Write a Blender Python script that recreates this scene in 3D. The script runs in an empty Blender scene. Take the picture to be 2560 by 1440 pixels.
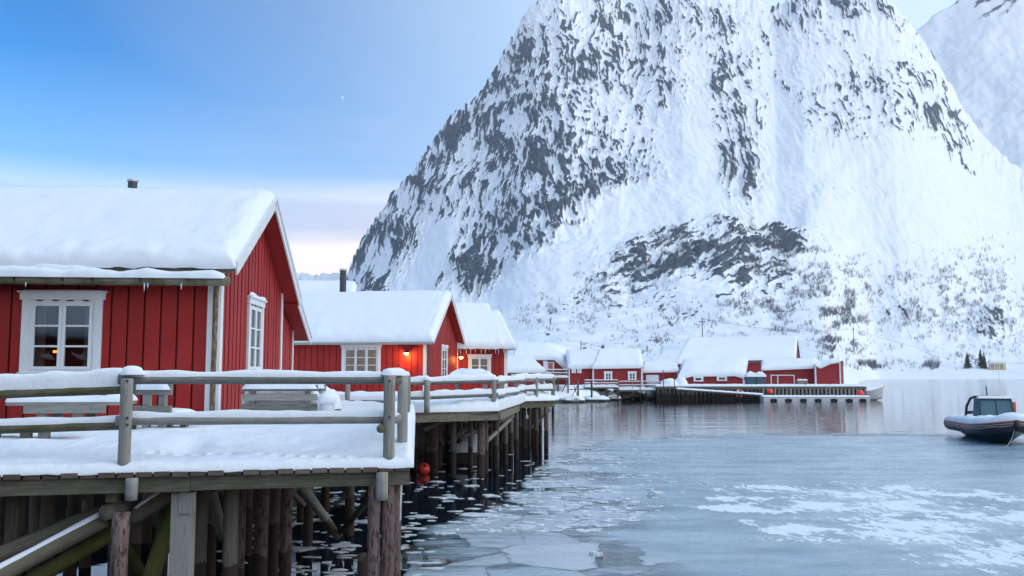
import bpy, math, random
import numpy as np
from mathutils import Vector, Matrix

# ------------------------------------------------------------------ camera, sky, sun, exposure
SC = bpy.context.scene
COL = SC.collection
CAMZ = 2.8
FPX = 2300.0                       # focal length in photo pixels (photo is 2560 wide)
PITCH = math.atan(216.0 / FPX)
cam = bpy.data.cameras.new('camera')
cam.sensor_width = 36.0
cam.lens = 36.0 * FPX / 2560.0
cam.clip_start = 0.1
cam.clip_end = 20000.0
cam_ob = bpy.data.objects.new('camera', cam)
COL.objects.link(cam_ob)
cam_ob.location = (0, 0, CAMZ)
cam_ob.rotation_euler = (math.pi / 2 + PITCH, 0, 0)
SC.camera = cam_ob

SUN_EL = math.radians(28.0)
SUN_AZ = math.radians(108.0)       # clockwise from the viewing direction (+Y): right and a little behind
SC.view_settings.view_transform = 'Standard'
SC.view_settings.look = 'None'
SC.view_settings.gamma = 1.0
SC.view_settings.use_curve_mapping = False
SC.view_settings.exposure = 1.74

world = bpy.data.worlds.new('World')
SC.world = world
world.use_nodes = True
wn = world.node_tree
wn.nodes.clear()


def nd(nt, typ, **kw):
    n = nt.nodes.new(typ)
    for k, v in kw.items():
        if k == 'ins':
            for kk, vv in v.items():
                s = n.inputs[kk]
                if isinstance(vv, bpy.types.NodeSocket):
                    nt.links.new(vv, s)
                else:
                    s.default_value = vv
        else:
            setattr(n, k, v)
    return n


def ramp(nt, fac, stops, interp='LINEAR'):
    r = nt.nodes.new('ShaderNodeValToRGB')
    r.color_ramp.interpolation = interp
    els = r.color_ramp.elements
    while len(els) < len(stops):
        els.new(0.5)
    for e, (p, c) in zip(els, stops):
        e.position = p
        e.color = c if len(c) == 4 else (c[0], c[1], c[2], 1)
    nt.links.new(fac, r.inputs[0])
    return r.outputs[0]


def mixc(nt, fac, a, b, blend='MIX'):
    m = nt.nodes.new('ShaderNodeMix')
    m.data_type = 'RGBA'
    m.blend_type = blend
    for s, v in ((m.inputs[0], fac), (m.inputs[6], a), (m.inputs[7], b)):
        if isinstance(v, bpy.types.NodeSocket):
            nt.links.new(v, s)
        elif isinstance(v, (int, float)):
            s.default_value = v
        else:
            s.default_value = (v[0], v[1], v[2], 1)
    return m.outputs[2]


def mth(nt, op, a, b=None, c=None, clamp=False):
    m = nt.nodes.new('ShaderNodeMath')
    m.operation = op
    m.use_clamp = clamp
    for s, v in zip(m.inputs, (a, b, c)):
        if v is None:
            continue
        if isinstance(v, bpy.types.NodeSocket):
            nt.links.new(v, s)
        else:
            s.default_value = v
    return m.outputs[0]


sky = nd(wn, 'ShaderNodeTexSky', sky_type='NISHITA', sun_disc=False)
sky.sun_elevation = SUN_EL
sky.sun_rotation = SUN_AZ
sky.altitude = 10.0
sky.air_density = 1.0
sky.dust_density = 0.6
sky.ozone_density = 3.0
tc = nd(wn, 'ShaderNodeTexCoord')
sep = nd(wn, 'ShaderNodeSeparateXYZ', ins={0: tc.outputs['Generated']})
el = sep.outputs['Z']
# low winter cloud bands near the horizon, all the way round
mp = nd(wn, 'ShaderNodeMapping', ins={0: tc.outputs['Generated'], 3: (1.6, 1.6, 17.0)})
cn = nd(wn, 'ShaderNodeTexNoise', ins={0: mp.outputs[0], 'Scale': 1.6, 'Detail': 5.0, 'Roughness': 0.55})
cl = ramp(wn, cn.outputs[0], [(0.40, (0, 0, 0)), (0.56, (1, 1, 1))])
band = ramp(wn, el, [(0.0, (1, 1, 1)), (0.16, (0.9, 0.9, 0.9)), (0.3, (0, 0, 0))])
cf = mth(wn, 'MULTIPLY', cl, band)
cf = mth(wn, 'MULTIPLY', cf, 0.35)
eln = mth(wn, 'ADD', el, mth(wn, 'MULTIPLY', mth(wn, 'SUBTRACT', cn.outputs[0], 0.5), 0.05))
veil = ramp(wn, eln, [(0.0, (0.95, 0.95, 0.95)), (0.17, (0.85, 0.85, 0.85)), (0.215, (0.3, 0.3, 0.3)), (0.34, (0, 0, 0))])
# haze brightens towards the sun's side of the sky
sdv = nd(wn, 'ShaderNodeVectorMath', operation='DOT_PRODUCT', ins={0: tc.outputs['Generated'], 1: (math.sin(SUN_AZ), math.cos(SUN_AZ), 0.0)})
glow = ramp(wn, mth(wn, 'ADD', mth(wn, 'MULTIPLY', sdv.outputs['Value'], 0.5), 0.5), [(0.17, (0, 0, 0)), (0.26, (0.22, 0.22, 0.22)), (0.40, (0.74, 0.74, 0.74)), (0.5, (0.88, 0.88, 0.88)), (0.7, (0.95, 0.95, 0.95))])
lft = mth(wn, 'ADD', mth(wn, 'MULTIPLY', glow, 1.2), 0.62, clamp=True)
vf = mth(wn, 'MAXIMUM', mth(wn, 'MULTIPLY', veil, lft), glow)
cf = mth(wn, 'MULTIPLY', cf, lft)
gam = nd(wn, 'ShaderNodeGamma', ins={0: sky.outputs[0], 1: 1.35})
SKYMUL = nd(wn, 'ShaderNodeHueSaturation', ins={'Saturation': 1.4, 'Value': 0.35, 'Color': gam.outputs[0]})
vcol = ramp(wn, eln, [(0.0, (0.40, 0.34, 0.31)), (0.128, (0.50, 0.405, 0.35)), (0.148, (0.265, 0.26, 0.31)), (0.172, (0.27, 0.27, 0.32)), (0.188, (0.42, 0.40, 0.405)), (0.215, (0.265, 0.34, 0.42))])
vcol = mixc(wn, 1.0, vcol, (10, 10, 10), 'MULTIPLY')
pale = mixc(wn, vf, SKYMUL.outputs[0], vcol)
skyc = mixc(wn, cf, pale, (2.5, 2.6, 3.1))
bg = nd(wn, 'ShaderNodeBackground', ins={'Color': skyc, 'Strength': 0.1})
wo = nd(wn, 'ShaderNodeOutputWorld', ins={'Surface': bg.outputs[0]})

sun = bpy.data.lights.new('sun', 'SUN')
sun.energy = 0.5
sun.angle = math.radians(60.0)
sun.color = (1.0, 0.94, 0.88)
sun_ob = bpy.data.objects.new('sun', sun)
COL.objects.link(sun_ob)
sd = Vector((math.sin(SUN_AZ) * math.cos(SUN_EL), math.cos(SUN_AZ) * math.cos(SUN_EL), math.sin(SUN_EL)))
sun_ob.rotation_euler = sd.to_track_quat('Z', 'Y').to_euler()

SC.render.engine = 'CYCLES'
SC.cycles.use_denoising = True
SC.cycles.max_bounces = 7
SC.cycles.diffuse_bounces = 3
SC.cycles.glossy_bounces = 3
SC.cycles.transparent_max_bounces = 8
SC.cycles.caustics_reflective = False
SC.cycles.caustics_refractive = False
SC.cycles.sample_clamp_indirect = 6.0

random.seed(7)
RNG = np.random.default_rng(7)


# ------------------------------------------------------------------ survey helpers (photo pixel + distance -> metres)
def ray(px, py):
    f = Vector((0, math.cos(PITCH), math.sin(PITCH)))
    u = Vector((0, -math.sin(PITCH), math.cos(PITCH)))
    return f * FPX + Vector((1, 0, 0)) * (px - 1280) + u * (720 - py)


def at(px, py, Y):
    r = ray(px, py)
    return Vector((0, 0, CAMZ)) + r * (Y / r.y)


def onz(px, py, z):
    r = ray(px, py)
    return Vector((0, 0, CAMZ)) + r * ((z - CAMZ) / r.z)


def proj(X, Y, Z):
    """world arrays -> photo pixels"""
    c, s = math.cos(PITCH), math.sin(PITCH)
    d = Y * c + (Z - CAMZ) * s
    v = -Y * s + (Z - CAMZ) * c
    return 1280 + FPX * X / d, 720 - FPX * v / d
# ------------------------------------------------------------------ noise
def _hash(i, j, seed):
    n = (i.astype(np.int64) * 374761393 + j.astype(np.int64) * 668265263 + seed * 1442695041) & 0xffffffff
    n = ((n ^ (n >> 13)) * 1274126177) & 0xffffffff
    n = (n ^ (n >> 16)) & 0xffffffff
    return n / 4294967295.0


def vnoise(x, y, seed=0):
    """gradient noise about -1..1"""
    xi = np.floor(x); yi = np.floor(y)
    xf = x - xi; yf = y - yi
    u = xf * xf * xf * (xf * (xf * 6 - 15) + 10)
    v = yf * yf * yf * (yf * (yf * 6 - 15) + 10)

    def g(a, b):
        t = _hash(xi + a, yi + b, seed) * (2 * np.pi)
        return np.cos(t) * (xf - a) + np.sin(t) * (yf - b)
    n0 = g(0, 0) * (1 - u) + g(1, 0) * u
    n1 = g(0, 1) * (1 - u) + g(1, 1) * u
    return (n0 * (1 - v) + n1 * v) * 1.5


def fbm(x, y, seed=0, oct=5, gain=0.5, lac=2.03):
    x = np.asarray(x, float); y = np.asarray(y, float)
    s = 0; a = 1.0; t = 0
    for k in range(oct):
        s = s + a * vnoise(x, y, seed + k * 17)
        t += a
        a *= gain; x = x * lac + 11.3; y = y * lac + 5.7
    return s / t


def ridged(x, y, seed=0, oct=4, gain=0.5, lac=2.07):
    s = 0; a = 1.0; t = 0
    for k in range(oct):
        s = s + a * (1 - np.abs(vnoise(x, y, seed + k * 31)) * 1.6)
        t += a
        a *= gain; x = x * lac + 3.1; y = y * lac + 7.9
    return s / t


def sst(a, b, x):
    t = np.clip((x - a) / (b - a), 0, 1)
    return t * t * (3 - 2 * t)


# ------------------------------------------------------------------ object helpers
def link(o, parent=None):
    COL.objects.link(o)
    if parent is not None:
        o.parent = parent
    return o


def empty(name, loc=(0, 0, 0), rz=0.0, parent=None):
    o = bpy.data.objects.new(name, None)
    o.empty_display_size = 0.3
    o.location = loc
    o.rotation_euler = (0, 0, rz)
    return link(o, parent)


def tag(o, label=None, cat=None, group=None, kind=None):
    if label: o['label'] = label
    if cat: o['category'] = cat
    if group: o['group'] = group
    if kind: o['kind'] = kind
    return o


class MB:
    """collects shapes with UVs (u along the grain, in metres); build() links them as one mesh object"""
    def __init__(self):
        self.v = []; self.f = []; self.uv = []

    def poly(self, pts, uvs=None):
        n = len(self.v)
        self.v += [tuple(p) for p in pts]
        self.f.append(list(range(n, n + len(pts))))
        if uvs is None:
            uvs = [(p[0] + p[1] * 0.7, p[2]) for p in pts]
        self.uv += uvs

    def face(self, idx, uvs):
        self.f.append(idx); self.uv += uvs

    def beam(self, p0, p1, w, h, up=(0, 0, 1), off=None, taper=1.0):
        """box from p0 to p1, w across, h along up"""
        p0 = Vector(p0); p1 = Vector(p1)
        d = (p1 - p0); L = d.length; d.normalize()
        upv = Vector(up)
        if abs(d.dot(upv)) > 0.99:
            upv = Vector((0, 1, 0))
        s = d.cross(upv).normalized(); t = s.cross(d).normalized()
        r = random.random() * 50
        n = len(self.v)
        for (P, k) in ((p0, 1.0), (p1, taper)):
            for (a, b) in ((-1, -1), (1, -1), (1, 1), (-1, 1)):
                self.v.append(tuple(P + s * (a * w / 2 * k) + t * (b * h / 2 * k)))
        acc = 0
        for k in range(4):
            k2 = (k + 1) % 4
            wd = w if k % 2 == 0 else h
            self.face([n + k, n + 4 + k, n + 4 + k2, n + k2],
                      [(r, acc + r), (r + L, acc + r), (r + L, acc + wd + r), (r, acc + wd + r)])
            acc += wd
        self.face([n + 3, n + 2, n + 1, n], [(r, r), (r, r + w), (r + .02, r + w), (r + .02, r)])
        self.face([n + 4, n + 5, n + 6, n + 7], [(r, r), (r, r + w), (r + .02, r + w), (r + .02, r)])
        return self

    def box(self, c, s):
        """axis-aligned box by centre and size; grain along the longest side"""
        c = Vector(c); s = Vector(s)
        ax = max(range(3), key=lambda i: s[i])
        e = Vector((0, 0, 0)); e[ax] = s[ax] / 2
        if ax == 2:
            return self.beam(c - e, c + e, s.x, s.y, up=(0, 1, 0))
        if ax == 0:
            return self.beam(c - e, c + e, s.y, s.z)
        return self.beam(c - e, c + e, s.x, s.z)

    def tube(self, pts, radii, n=10, wob=0.0, cap=True, seed=0):
        """tube through points; wob roughens it"""
        pts = [Vector(p) for p in pts]
        if isinstance(radii, (int, float)):
            radii = [radii] * len(pts)
        base = len(self.v); r0 = random.random() * 40
        acc = 0; rows = []
        prev = None
        for i, p in enumerate(pts):
            d = (pts[min(i + 1, len(pts) - 1)] - pts[max(i - 1, 0)]).normalized()
            if prev is None:
                a = Vector((0, 0, 1)) if abs(d.z) < 0.9 else Vector((1, 0, 0))
                s = d.cross(a).normalized()
            else:
                s = (prev - d * prev.dot(d)).normalized()
            prev = s
            t = d.cross(s)
            if i: acc += (p - pts[i - 1]).length
            rows.append(acc)
            for k in range(n):
                th = 2 * math.pi * k / n
                rr = radii[i] * (1 + wob * math.sin(3.1 * k + i * 1.7 + r0) * 0.6 + wob * random.uniform(-1, 1) * 0.6)
                self.v.append(tuple(p + (s * math.cos(th) + t * math.sin(th)) * rr))
        for i in range(len(pts) - 1):
            for k in range(n):
                k2 = (k + 1) % n
                c = 2 * math.pi * radii[i] / n
                self.face([base + i * n + k, base + i * n + k2, base + (i + 1) * n + k2, base + (i + 1) * n + k],
                          [(rows[i] + r0, k * c), (rows[i] + r0, (k + 1) * c), (rows[i + 1] + r0, (k + 1) * c), (rows[i + 1] + r0, k * c)])
        if cap:
            self.face([base + k for k in range(n)][::-1], [(r0, 0.01 * k) for k in range(n)])
            e = base + (len(pts) - 1) * n
            self.face([e + k for k in range(n)], [(r0, 0.01 * k) for k in range(n)])
        return self

    def log(self, p0, p1, r0, r1=None, n=10, seg=5, wob=0.05, bend=0.0):
        p0 = Vector(p0); p1 = Vector(p1); r1 = r1 or r0
        side = Vector((random.uniform(-1, 1), random.uniform(-1, 1), random.uniform(-1, 1))) * bend
        pts = [p0.lerp(p1, i / seg) + side * math.sin(math.pi * i / seg) for i in range(seg + 1)]
        return self.tube(pts, [r0 + (r1 - r0) * i / seg for i in range(seg + 1)], n, wob)

    def build(self, name, mat, parent=None, smooth=False, loc=None):
        me = bpy.data.meshes.new(name)
        me.from_pydata(self.v, [], self.f)
        ul = me.uv_layers.new(name='UVMap')
        ul.data.foreach_set('uv', np.array(self.uv, dtype=np.float32).ravel())
        me.materials.append(M[mat] if isinstance(mat, str) else mat)
        if smooth:
            me.polygons.foreach_set('use_smooth', [True] * len(me.polygons))
        me.update()
        o = bpy.data.objects.new(name, me)
        if loc is not None:
            o.location = loc
        return link(o, parent)


def grid_mesh(name, grids, mat, parent=None, attrs=None, smooth=True):
    """grids: list of (P[ny,nx,3], flip). One mesh object. attrs: name -> flat array for the first grid"""
    V = []; Fs = []; off = 0
    for P, flip in grids:
        ny, nx = P.shape[:2]
        V.append(P.reshape(-1, 3))
        i = np.arange(ny - 1)[:, None] * nx + np.arange(nx - 1)[None, :]
        q = np.stack([i, i + 1, i + nx + 1, i + nx], -1).reshape(-1, 4) + off
        if flip: q = q[:, ::-1]
        Fs.append(q); off += ny * nx
    V = np.concatenate(V).astype(np.float32); Q = np.concatenate(Fs).astype(np.int32)
    me = bpy.data.meshes.new(name)
    me.vertices.add(len(V)); me.vertices.foreach_set('co', V.ravel())
    me.loops.add(Q.size); me.loops.foreach_set('vertex_index', Q.ravel())
    me.polygons.add(len(Q)); me.polygons.foreach_set('loop_start', np.arange(len(Q), dtype=np.int32) * 4)
    me.polygons.foreach_set('use_smooth', np.full(len(Q), smooth))
    me.update(calc_edges=True)
    if attrs:
        for k, a in attrs.items():
            at_ = me.attributes.new(k, 'FLOAT', 'POINT')
            full = np.zeros(len(V), dtype=np.float32); full[:a.size] = a.ravel()
            at_.data.foreach_set('value', full)
    me.materials.append(M[mat] if isinstance(mat, str) else mat)
    o = bpy.data.objects.new(name, me)
    return link(o, parent)


def dist_edge(n, dense=True):
    """0..1 samples, denser towards both ends"""
    t = np.linspace(0, 1, n)
    return 0.5 - 0.5 * np.cos(np.pi * t) if dense else t


def pillow(name, S, N, T, R, parent=None, mat='snow', lump=0.05, lump_scale=1.6, seed=1, lens=None, edges=(1, 1, 1, 1), extra=None, droop=0.0):
    """closed snow cover. S[ny,nx,3] base surface, N its normals, T thickness, R edge rounding.
    edges: round off at (row0, rowN, col0, colN)"""
    ny, nx = S.shape[:2]
    du = np.linalg.norm(np.diff(S, axis=1), axis=2); dv = np.linalg.norm(np.diff(S, axis=0), axis=2)
    cu = np.concatenate([np.zeros((ny, 1)), np.cumsum(du, 1)], 1)
    cv = np.concatenate([np.zeros((1, nx)), np.cumsum(dv, 0)], 0)
    big = 1e9
    d = np.minimum.reduce([cv if edges[0] else cv + big, (cv[-1:] - cv) if edges[1] else cv + big,
                           cu if edges[2] else cu + big, (cu[:, -1:] - cu) if edges[3] else cu + big])
    k = np.clip(d / R, 0, 1)
    prof = np.sqrt(np.clip(1 - (1 - k) ** 2, 0, 1))
    X, Y, Z = S[..., 0], S[..., 1], S[..., 2]
    n = fbm(cu * lump_scale + seed * 3.7, cv * lump_scale + seed * 1.3, seed, 4)
    n2 = fbm(cu * lump_scale * 5 + seed, cv * lump_scale * 5, seed + 5, 3)
    th = T * (1 + 0 * n) + lump * n * 1.6 + lump * 0.25 * n2
    if extra is not None:
        th = th + extra
    th = th * (1 + 0.30 * fbm(cu * 2.7 + seed, cv * 2.7 + 4, seed + 11, 4) * np.clip(1.2 - d / (3 * R), 0, 1))
    th = np.maximum(th, 0.012) * prof
    top = S + N * th[..., None]
    # uneven rim
    rim = fbm(cu * 2.3 + 9, cv * 2.3 + seed, seed + 9, 3) * np.clip(1 - d / (R * 0.8), 0, 1)
    if droop:
        top[..., 2] -= droop * np.clip(1 - d / R, 0, 1) ** 2 * (0.6 + 0.8 * rim)
        S = S.copy(); S[..., 2] -= droop * 0.9 * np.clip(1 - d / R, 0, 1) ** 2 * (0.6 + 0.8 * rim)
    return grid_mesh(name, [(top, False), (S - N * 0.004, True)], mat, parent)


def quad_grid(A, B, C, D, nu, nv, dense=True):
    """A-B front, D-C back"""
    u = dist_edge(nu, dense)[None, :, None]; v = dist_edge(nv, dense)[:, None, None]
    A, B, C, D = [np.array(p, float)[None, None, :] for p in (A, B, C, D)]
    return (A * (1 - u) + B * u) * (1 - v) + (D * (1 - u) + C * u) * v


def flat_snow(name, A, B, C, D, T, R, nu, nv, parent=None, **kw):
    S = quad_grid(A, B, C, D, nu, nv)
    N = np.zeros_like(S); N[..., 2] = 1
    return pillow(name, S, N, T, R, parent, **kw)


def rail_snow(name, p0, p1, w, h, parent=None, seed=0, gaps=0.0, n=None, vary=0.5, ends=0.1):
    """snow ridge lying on a rail from p0 to p1 (points on the top of the rail)"""
    p0 = np.array(p0, float); p1 = np.array(p1, float)
    L = np.linalg.norm(p1 - p0); n = n or max(8, int(L / 0.07)); m = 9
    t = np.linspace(0, 1, n)
    d = (p1 - p0) / L
    s = np.array([d[1], -d[0], 0]); s /= max(np.linalg.norm(s), 1e-6)
    hh = h * (1 + vary * fbm(t * L * 1.3 + seed * 7.1, t * 0 + seed, seed, 4) * 1.5)
    if gaps:
        hh = hh * sst(gaps - 0.25, gaps + 0.1, fbm(t * L * 0.9 + seed, t * 0 + 3.3, seed + 3, 3) + 0.5)
    e = np.minimum(t * L, (1 - t) * L)
    hh = np.maximum(hh, 0.004) * np.sqrt(np.clip(1 - (1 - np.clip(e / ends, 0, 1)) ** 2, 0, 1))
    ww = w * (1 + 0.25 * fbm(t * L * 2 + seed, t * 0 + 8, seed + 8, 3)) * np.sqrt(np.clip(hh / h, 0.05, 1))
    P = np.zeros((n, m, 3))
    for j in range(m):
        a = math.pi * j / (m - 1)
        lat = -math.cos(a); up = max(math.sin(a), 0) ** 0.7
        P[:, j] = p0 + d * (t * L)[:, None] + s * (lat * ww / 2)[:, None]
        P[:, j, 2] += up * hh - 0.012 * abs(lat) ** 3
    P2 = P[:, [0, m // 2, m - 1]].copy(); P2[:, 1] = (P2[:, 0] + P2[:, 2]) / 2; P2[..., 2] -= 0.003
    return grid_mesh(name, [(P, True), (P2, False)], 'snow', parent)


def copy_tree(o, parent=None):
    c = o.copy(); COL.objects.link(c); c.parent = parent
    for ch in list(o.children):
        copy_tree(ch, c)
    return c


# ------------------------------------------------------------------ materials
M = {}


def new_mat(name):
    m = bpy.data.materials.new(name); m.use_nodes = True
    nt = m.node_tree; nt.nodes.clear()
    out = nt.nodes.new('ShaderNodeOutputMaterial')
    b = nt.nodes.new('ShaderNodeBsdfPrincipled')
    nt.links.new(b.outputs[0], out.inputs[0])
    M[name] = m
    return nt, b, out


def setc(nt, b, sock, v):
    s = b.inputs[sock]
    if isinstance(v, bpy.types.NodeSocket): nt.links.new(v, s)
    elif isinstance(v, (int, float)): s.default_value = v
    else: s.default_value = (v[0], v[1], v[2], 1)


def noise(nt, vec, scale, detail=4, rough=0.55, stretch=None):
    if stretch is not None:
        mp_ = nd(nt, 'ShaderNodeMapping', ins={0: vec, 3: stretch}); vec = mp_.outputs[0]
    return nd(nt, 'ShaderNodeTexNoise', ins={0: vec, 'Scale': scale, 'Detail': detail, 'Roughness': rough}).outputs[0]


def bump(nt, b, h, strength=0.3, dist=0.02):
    bn = nd(nt, 'ShaderNodeBump', ins={'Height': h, 'Strength': strength, 'Distance': dist})
    nt.links.new(bn.outputs[0], b.inputs['Normal'])
    return bn


def geo(nt):
    return nd(nt, 'ShaderNodeNewGeometry').outputs['Position']


def m_snow(name, col=(0.86, 0.885, 0.92), bs=1.0):
    nt, b, _ = new_mat(name)
    p = geo(nt)
    n1 = noise(nt, p, 2.2, 5, 0.6); n2 = noise(nt, p, 38, 3, 0.6)
    setc(nt, b, 'Base Color', mixc(nt, n1, [c * 0.965 for c in col], col))
    setc(nt, b, 'Roughness', 0.62); setc(nt, b, 'Specular IOR Level', 0.25)
    n3 = noise(nt, p, 9, 4, 0.6)
    h = mth(nt, 'ADD', mth(nt, 'ADD', mth(nt, 'MULTIPLY', n1, 1.0), mth(nt, 'MULTIPLY', n2, 0.14)), mth(nt, 'MULTIPLY', n3, 0.35))
    bump(nt, b, h, 0.42 * bs, 0.06)


def m_paint(name, col, var=0.25, rough=0.5, dirt=(0.1, 0.05, 0.05), dirt_amt=0.25):
    nt, b, _ = new_mat(name)
    uv = nd(nt, 'ShaderNodeUVMap').outputs[0]
    n = noise(nt, uv, 6, 5, 0.6, (0.35, 6, 1)); n2 = noise(nt, uv, 60, 3, 0.6, (0.1, 3, 1))
    rnd = nd(nt, 'ShaderNodeObjectInfo').outputs['Random']
    k = mth(nt, 'ADD', mth(nt, 'MULTIPLY', rnd, var), 1 - var / 2)
    c = mixc(nt, 1.0, (k_ := nd(nt, 'ShaderNodeCombineColor', ins={0: k, 1: k, 2: k})).outputs[0], col, 'MULTIPLY')
    d = ramp(nt, n, [(0.5, (0, 0, 0)), (0.8, (1, 1, 1))])
    c = mixc(nt, mth(nt, 'MULTIPLY', d, dirt_amt), c, dirt)
    fd = noise(nt, geo(nt), 1.1, 5, 0.65)
    c = mixc(nt, mth(nt, 'MULTIPLY', ramp(nt, fd, [(0.45, (0, 0, 0)), (0.75, (1, 1, 1))]), 0.35), c, [min(1, x * 1.25 + 0.025) for x in col])
    setc(nt, b, 'Base Color', c); setc(nt, b, 'Roughness', rough); setc(nt, b, 'Specular IOR Level', 0.3)
    bump(nt, b, n2, 0.35, 0.006)


def m_wood(name, light, dark, wet=None, wet_z=0.75, moss=0.0, bark=None, rough=0.8):
    """weathered timber; wet = tidal stain colour below wet_z; moss = green growth in patches"""
    nt, b, _ = new_mat(name)
    uv = nd(nt, 'ShaderNodeUVMap').outputs[0]
    p = geo(nt)
    n1 = noise(nt, uv, 5, 6, 0.65, (0.5, 9, 1)); n2 = noise(nt, uv, 3, 4, 0.5, (0.25, 1, 1)); n3 = noise(nt, uv, 40, 4, 0.6, (0.12, 2.5, 1))
    rnd = nd(nt, 'ShaderNodeObjectInfo').outputs['Random']
    f = mth(nt, 'ADD', mth(nt, 'MULTIPLY', n1, 0.8), mth(nt, 'MULTIPLY', rnd, 0.35))
    c = mixc(nt, ramp(nt, f, [(0.3, (0, 0, 0)), (0.78, (1, 1, 1))]), dark, light)
    c = mixc(nt, mth(nt, 'MULTIPLY', ramp(nt, n3, [(0.52, (0, 0, 0)), (0.7, (1, 1, 1))]), 0.55), c, [x * 0.35 for x in dark])
    if bark is not None:
        vo = noise(nt, uv, 14, 5, 0.7, (0.5, 2.2, 1))
        c = mixc(nt, ramp(nt, vo, [(0.48, (0, 0, 0)), (0.58, (1, 1, 1))]), c, bark)
    if moss:
        c = mixc(nt, mth(nt, 'MULTIPLY', ramp(nt, noise(nt, p, 3.0, 5, 0.65), [(0.42, (0, 0, 0)), (0.62, (1, 1, 1))]), moss), c, (0.075, 0.085, 0.02))
    if wet is not None:
        z = nd(nt, 'ShaderNodeSeparateXYZ', ins={0: p}).outputs[2]
        zz = mth(nt, 'ADD', z, mth(nt, 'MULTIPLY', mth(nt, 'SUBTRACT', n2, 0.5), 0.5))
        w = mth(nt, 'SMOOTHSTEP' if False else 'LESS_THAN', zz, wet_z)
        c = mixc(nt, mth(nt, 'MULTIPLY', w, 0.9), c, mixc(nt, n1, [x * 0.5 for x in wet], wet))
    setc(nt, b, 'Base Color', c); setc(nt, b, 'Roughness', rough); setc(nt, b, 'Specular IOR Level', 0.25)
    bump(nt, b, mth(nt, 'ADD', mth(nt, 'MULTIPLY', n1, 0.6), n3), 0.6, 0.008)


def m_plain(name, col, rough=0.6, metal=0.0, var=0.15, scale=8, spec=0.5, emit=None, estr=0.0):
    nt, b, _ = new_mat(name)
    p = geo(nt)
    n = noise(nt, p, scale, 4, 0.6)
    c = mixc(nt, n, [x * (1 - var) for x in col], [min(1, x * (1 + var)) for x in col])
    setc(nt, b, 'Base Color', c); setc(nt, b, 'Roughness', rough); setc(nt, b, 'Metallic', metal); setc(nt, b, 'Specular IOR Level', spec)
    if emit:
        setc(nt, b, 'Emission Color', emit); setc(nt, b, 'Emission Strength', estr)


def m_glass(name, tint=(0.8, 0.85, 0.85)):
    nt, b, out = new_mat(name)
    nt.nodes.remove(b)
    fr = nd(nt, 'ShaderNodeFresnel', ins={'IOR': 1.7})
    f = mth(nt, 'ADD', mth(nt, 'MULTIPLY', fr.outputs[0], 1.0), 0.06, clamp=True)
    g = nd(nt, 'ShaderNodeBsdfGlossy', ins={'Color': (0.95, 0.97, 1, 1), 'Roughness': 0.015})
    p = geo(nt)
    bn = nd(nt, 'ShaderNodeBump', ins={'Height': noise(nt, p, 1.3, 2, 0.5), 'Strength': 0.03, 'Distance': 0.05})
    nt.links.new(bn.outputs[0], g.inputs['Normal'])
    t = nd(nt, 'ShaderNodeBsdfTransparent', ins={'Color': (tint[0], tint[1], tint[2], 1)})
    mx = nd(nt, 'ShaderNodeMixShader', ins={0: f, 1: t.outputs[0], 2: g.outputs[0]})
    nt.links.new(mx.outputs[0], out.inputs[0])


m_snow('snow')
m_snow('snow_roof', (0.86, 0.885, 0.92), 0.75)
m_paint('red', (0.36, 0.019, 0.015), 0.22, 0.6, (0.15, 0.014, 0.012), 0.5)
m_paint('red_gap', (0.16, 0.010, 0.009), 0.1, 0.7)  # darker copy of red: groove shade between the boards put into the colour
m_paint('red_far', (0.30, 0.022, 0.026), 0.12, 0.6, (0.15, 0.02, 0.02), 0.3)
m_paint('white', (0.78, 0.80, 0.80), 0.05, 0.45, (0.55, 0.55, 0.5), 0.3)
m_wood('wood', (0.40, 0.385, 0.35), (0.17, 0.155, 0.13))
m_wood('wood_rail', (0.38, 0.37, 0.35), (0.15, 0.145, 0.135), moss=0.25)
m_wood('wood_moss', (0.33, 0.30, 0.22), (0.09, 0.08, 0.05), moss=0.75)
m_wood('beam', (0.26, 0.235, 0.185), (0.09, 0.08, 0.06), moss=0.4)
m_wood('plank', (0.22, 0.17, 0.14), (0.08, 0.06, 0.05))
m_wood('piling', (0.17, 0.145, 0.115), (0.055, 0.045, 0.036), wet=(0.05, 0.03, 0.022), wet_z=0.72)
m_wood('piling_light', (0.36, 0.34, 0.30), (0.19, 0.175, 0.15), wet=(0.10, 0.07, 0.05), wet_z=0.6)
m_wood('piling_bark', (0.22, 0.16, 0.145), (0.09, 0.06, 0.055), wet=(0.055, 0.028, 0.025), wet_z=0.55, bark=(0.055, 0.03, 0.028))
m_wood('piling_far', (0.17, 0.14, 0.12), (0.06, 0.048, 0.04), wet=(0.045, 0.028, 0.022), wet_z=0.7)
m_wood('brace_green', (0.15, 0.145, 0.045), (0.05, 0.048, 0.018), moss=0.8, wet=(0.03, 0.03, 0.012), wet_z=0.3)
m_wood('log_stain', (0.24, 0.15, 0.08), (0.07, 0.04, 0.025), bark=(0.30, 0.24, 0.18))
m_plain('metal_dark', (0.055, 0.065, 0.075), 0.5, 0.3)
m_plain('metal_grey', (0.45, 0.48, 0.5), 0.4, 0.6)
m_wood('pipe', (0.5, 0.52, 0.53), (0.36, 0.38, 0.39), wet=(0.12, 0.10, 0.06), wet_z=1.1)
m_plain('pvc', (0.62, 0.64, 0.64), 0.4)
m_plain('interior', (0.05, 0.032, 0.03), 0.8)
m_plain('curtain', (0.28, 0.265, 0.25), 0.9)
m_plain('vent_dark', (0.06, 0.065, 0.07), 0.7)
m_plain('roofing', (0.05, 0.052, 0.055), 0.8)
m_plain('brick', (0.30, 0.09, 0.06), 0.8)
m_plain('door_orange', (0.42, 0.14, 0.05), 0.5)
m_plain('yellow', (0.52, 0.38, 0.16), 0.6)
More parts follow.
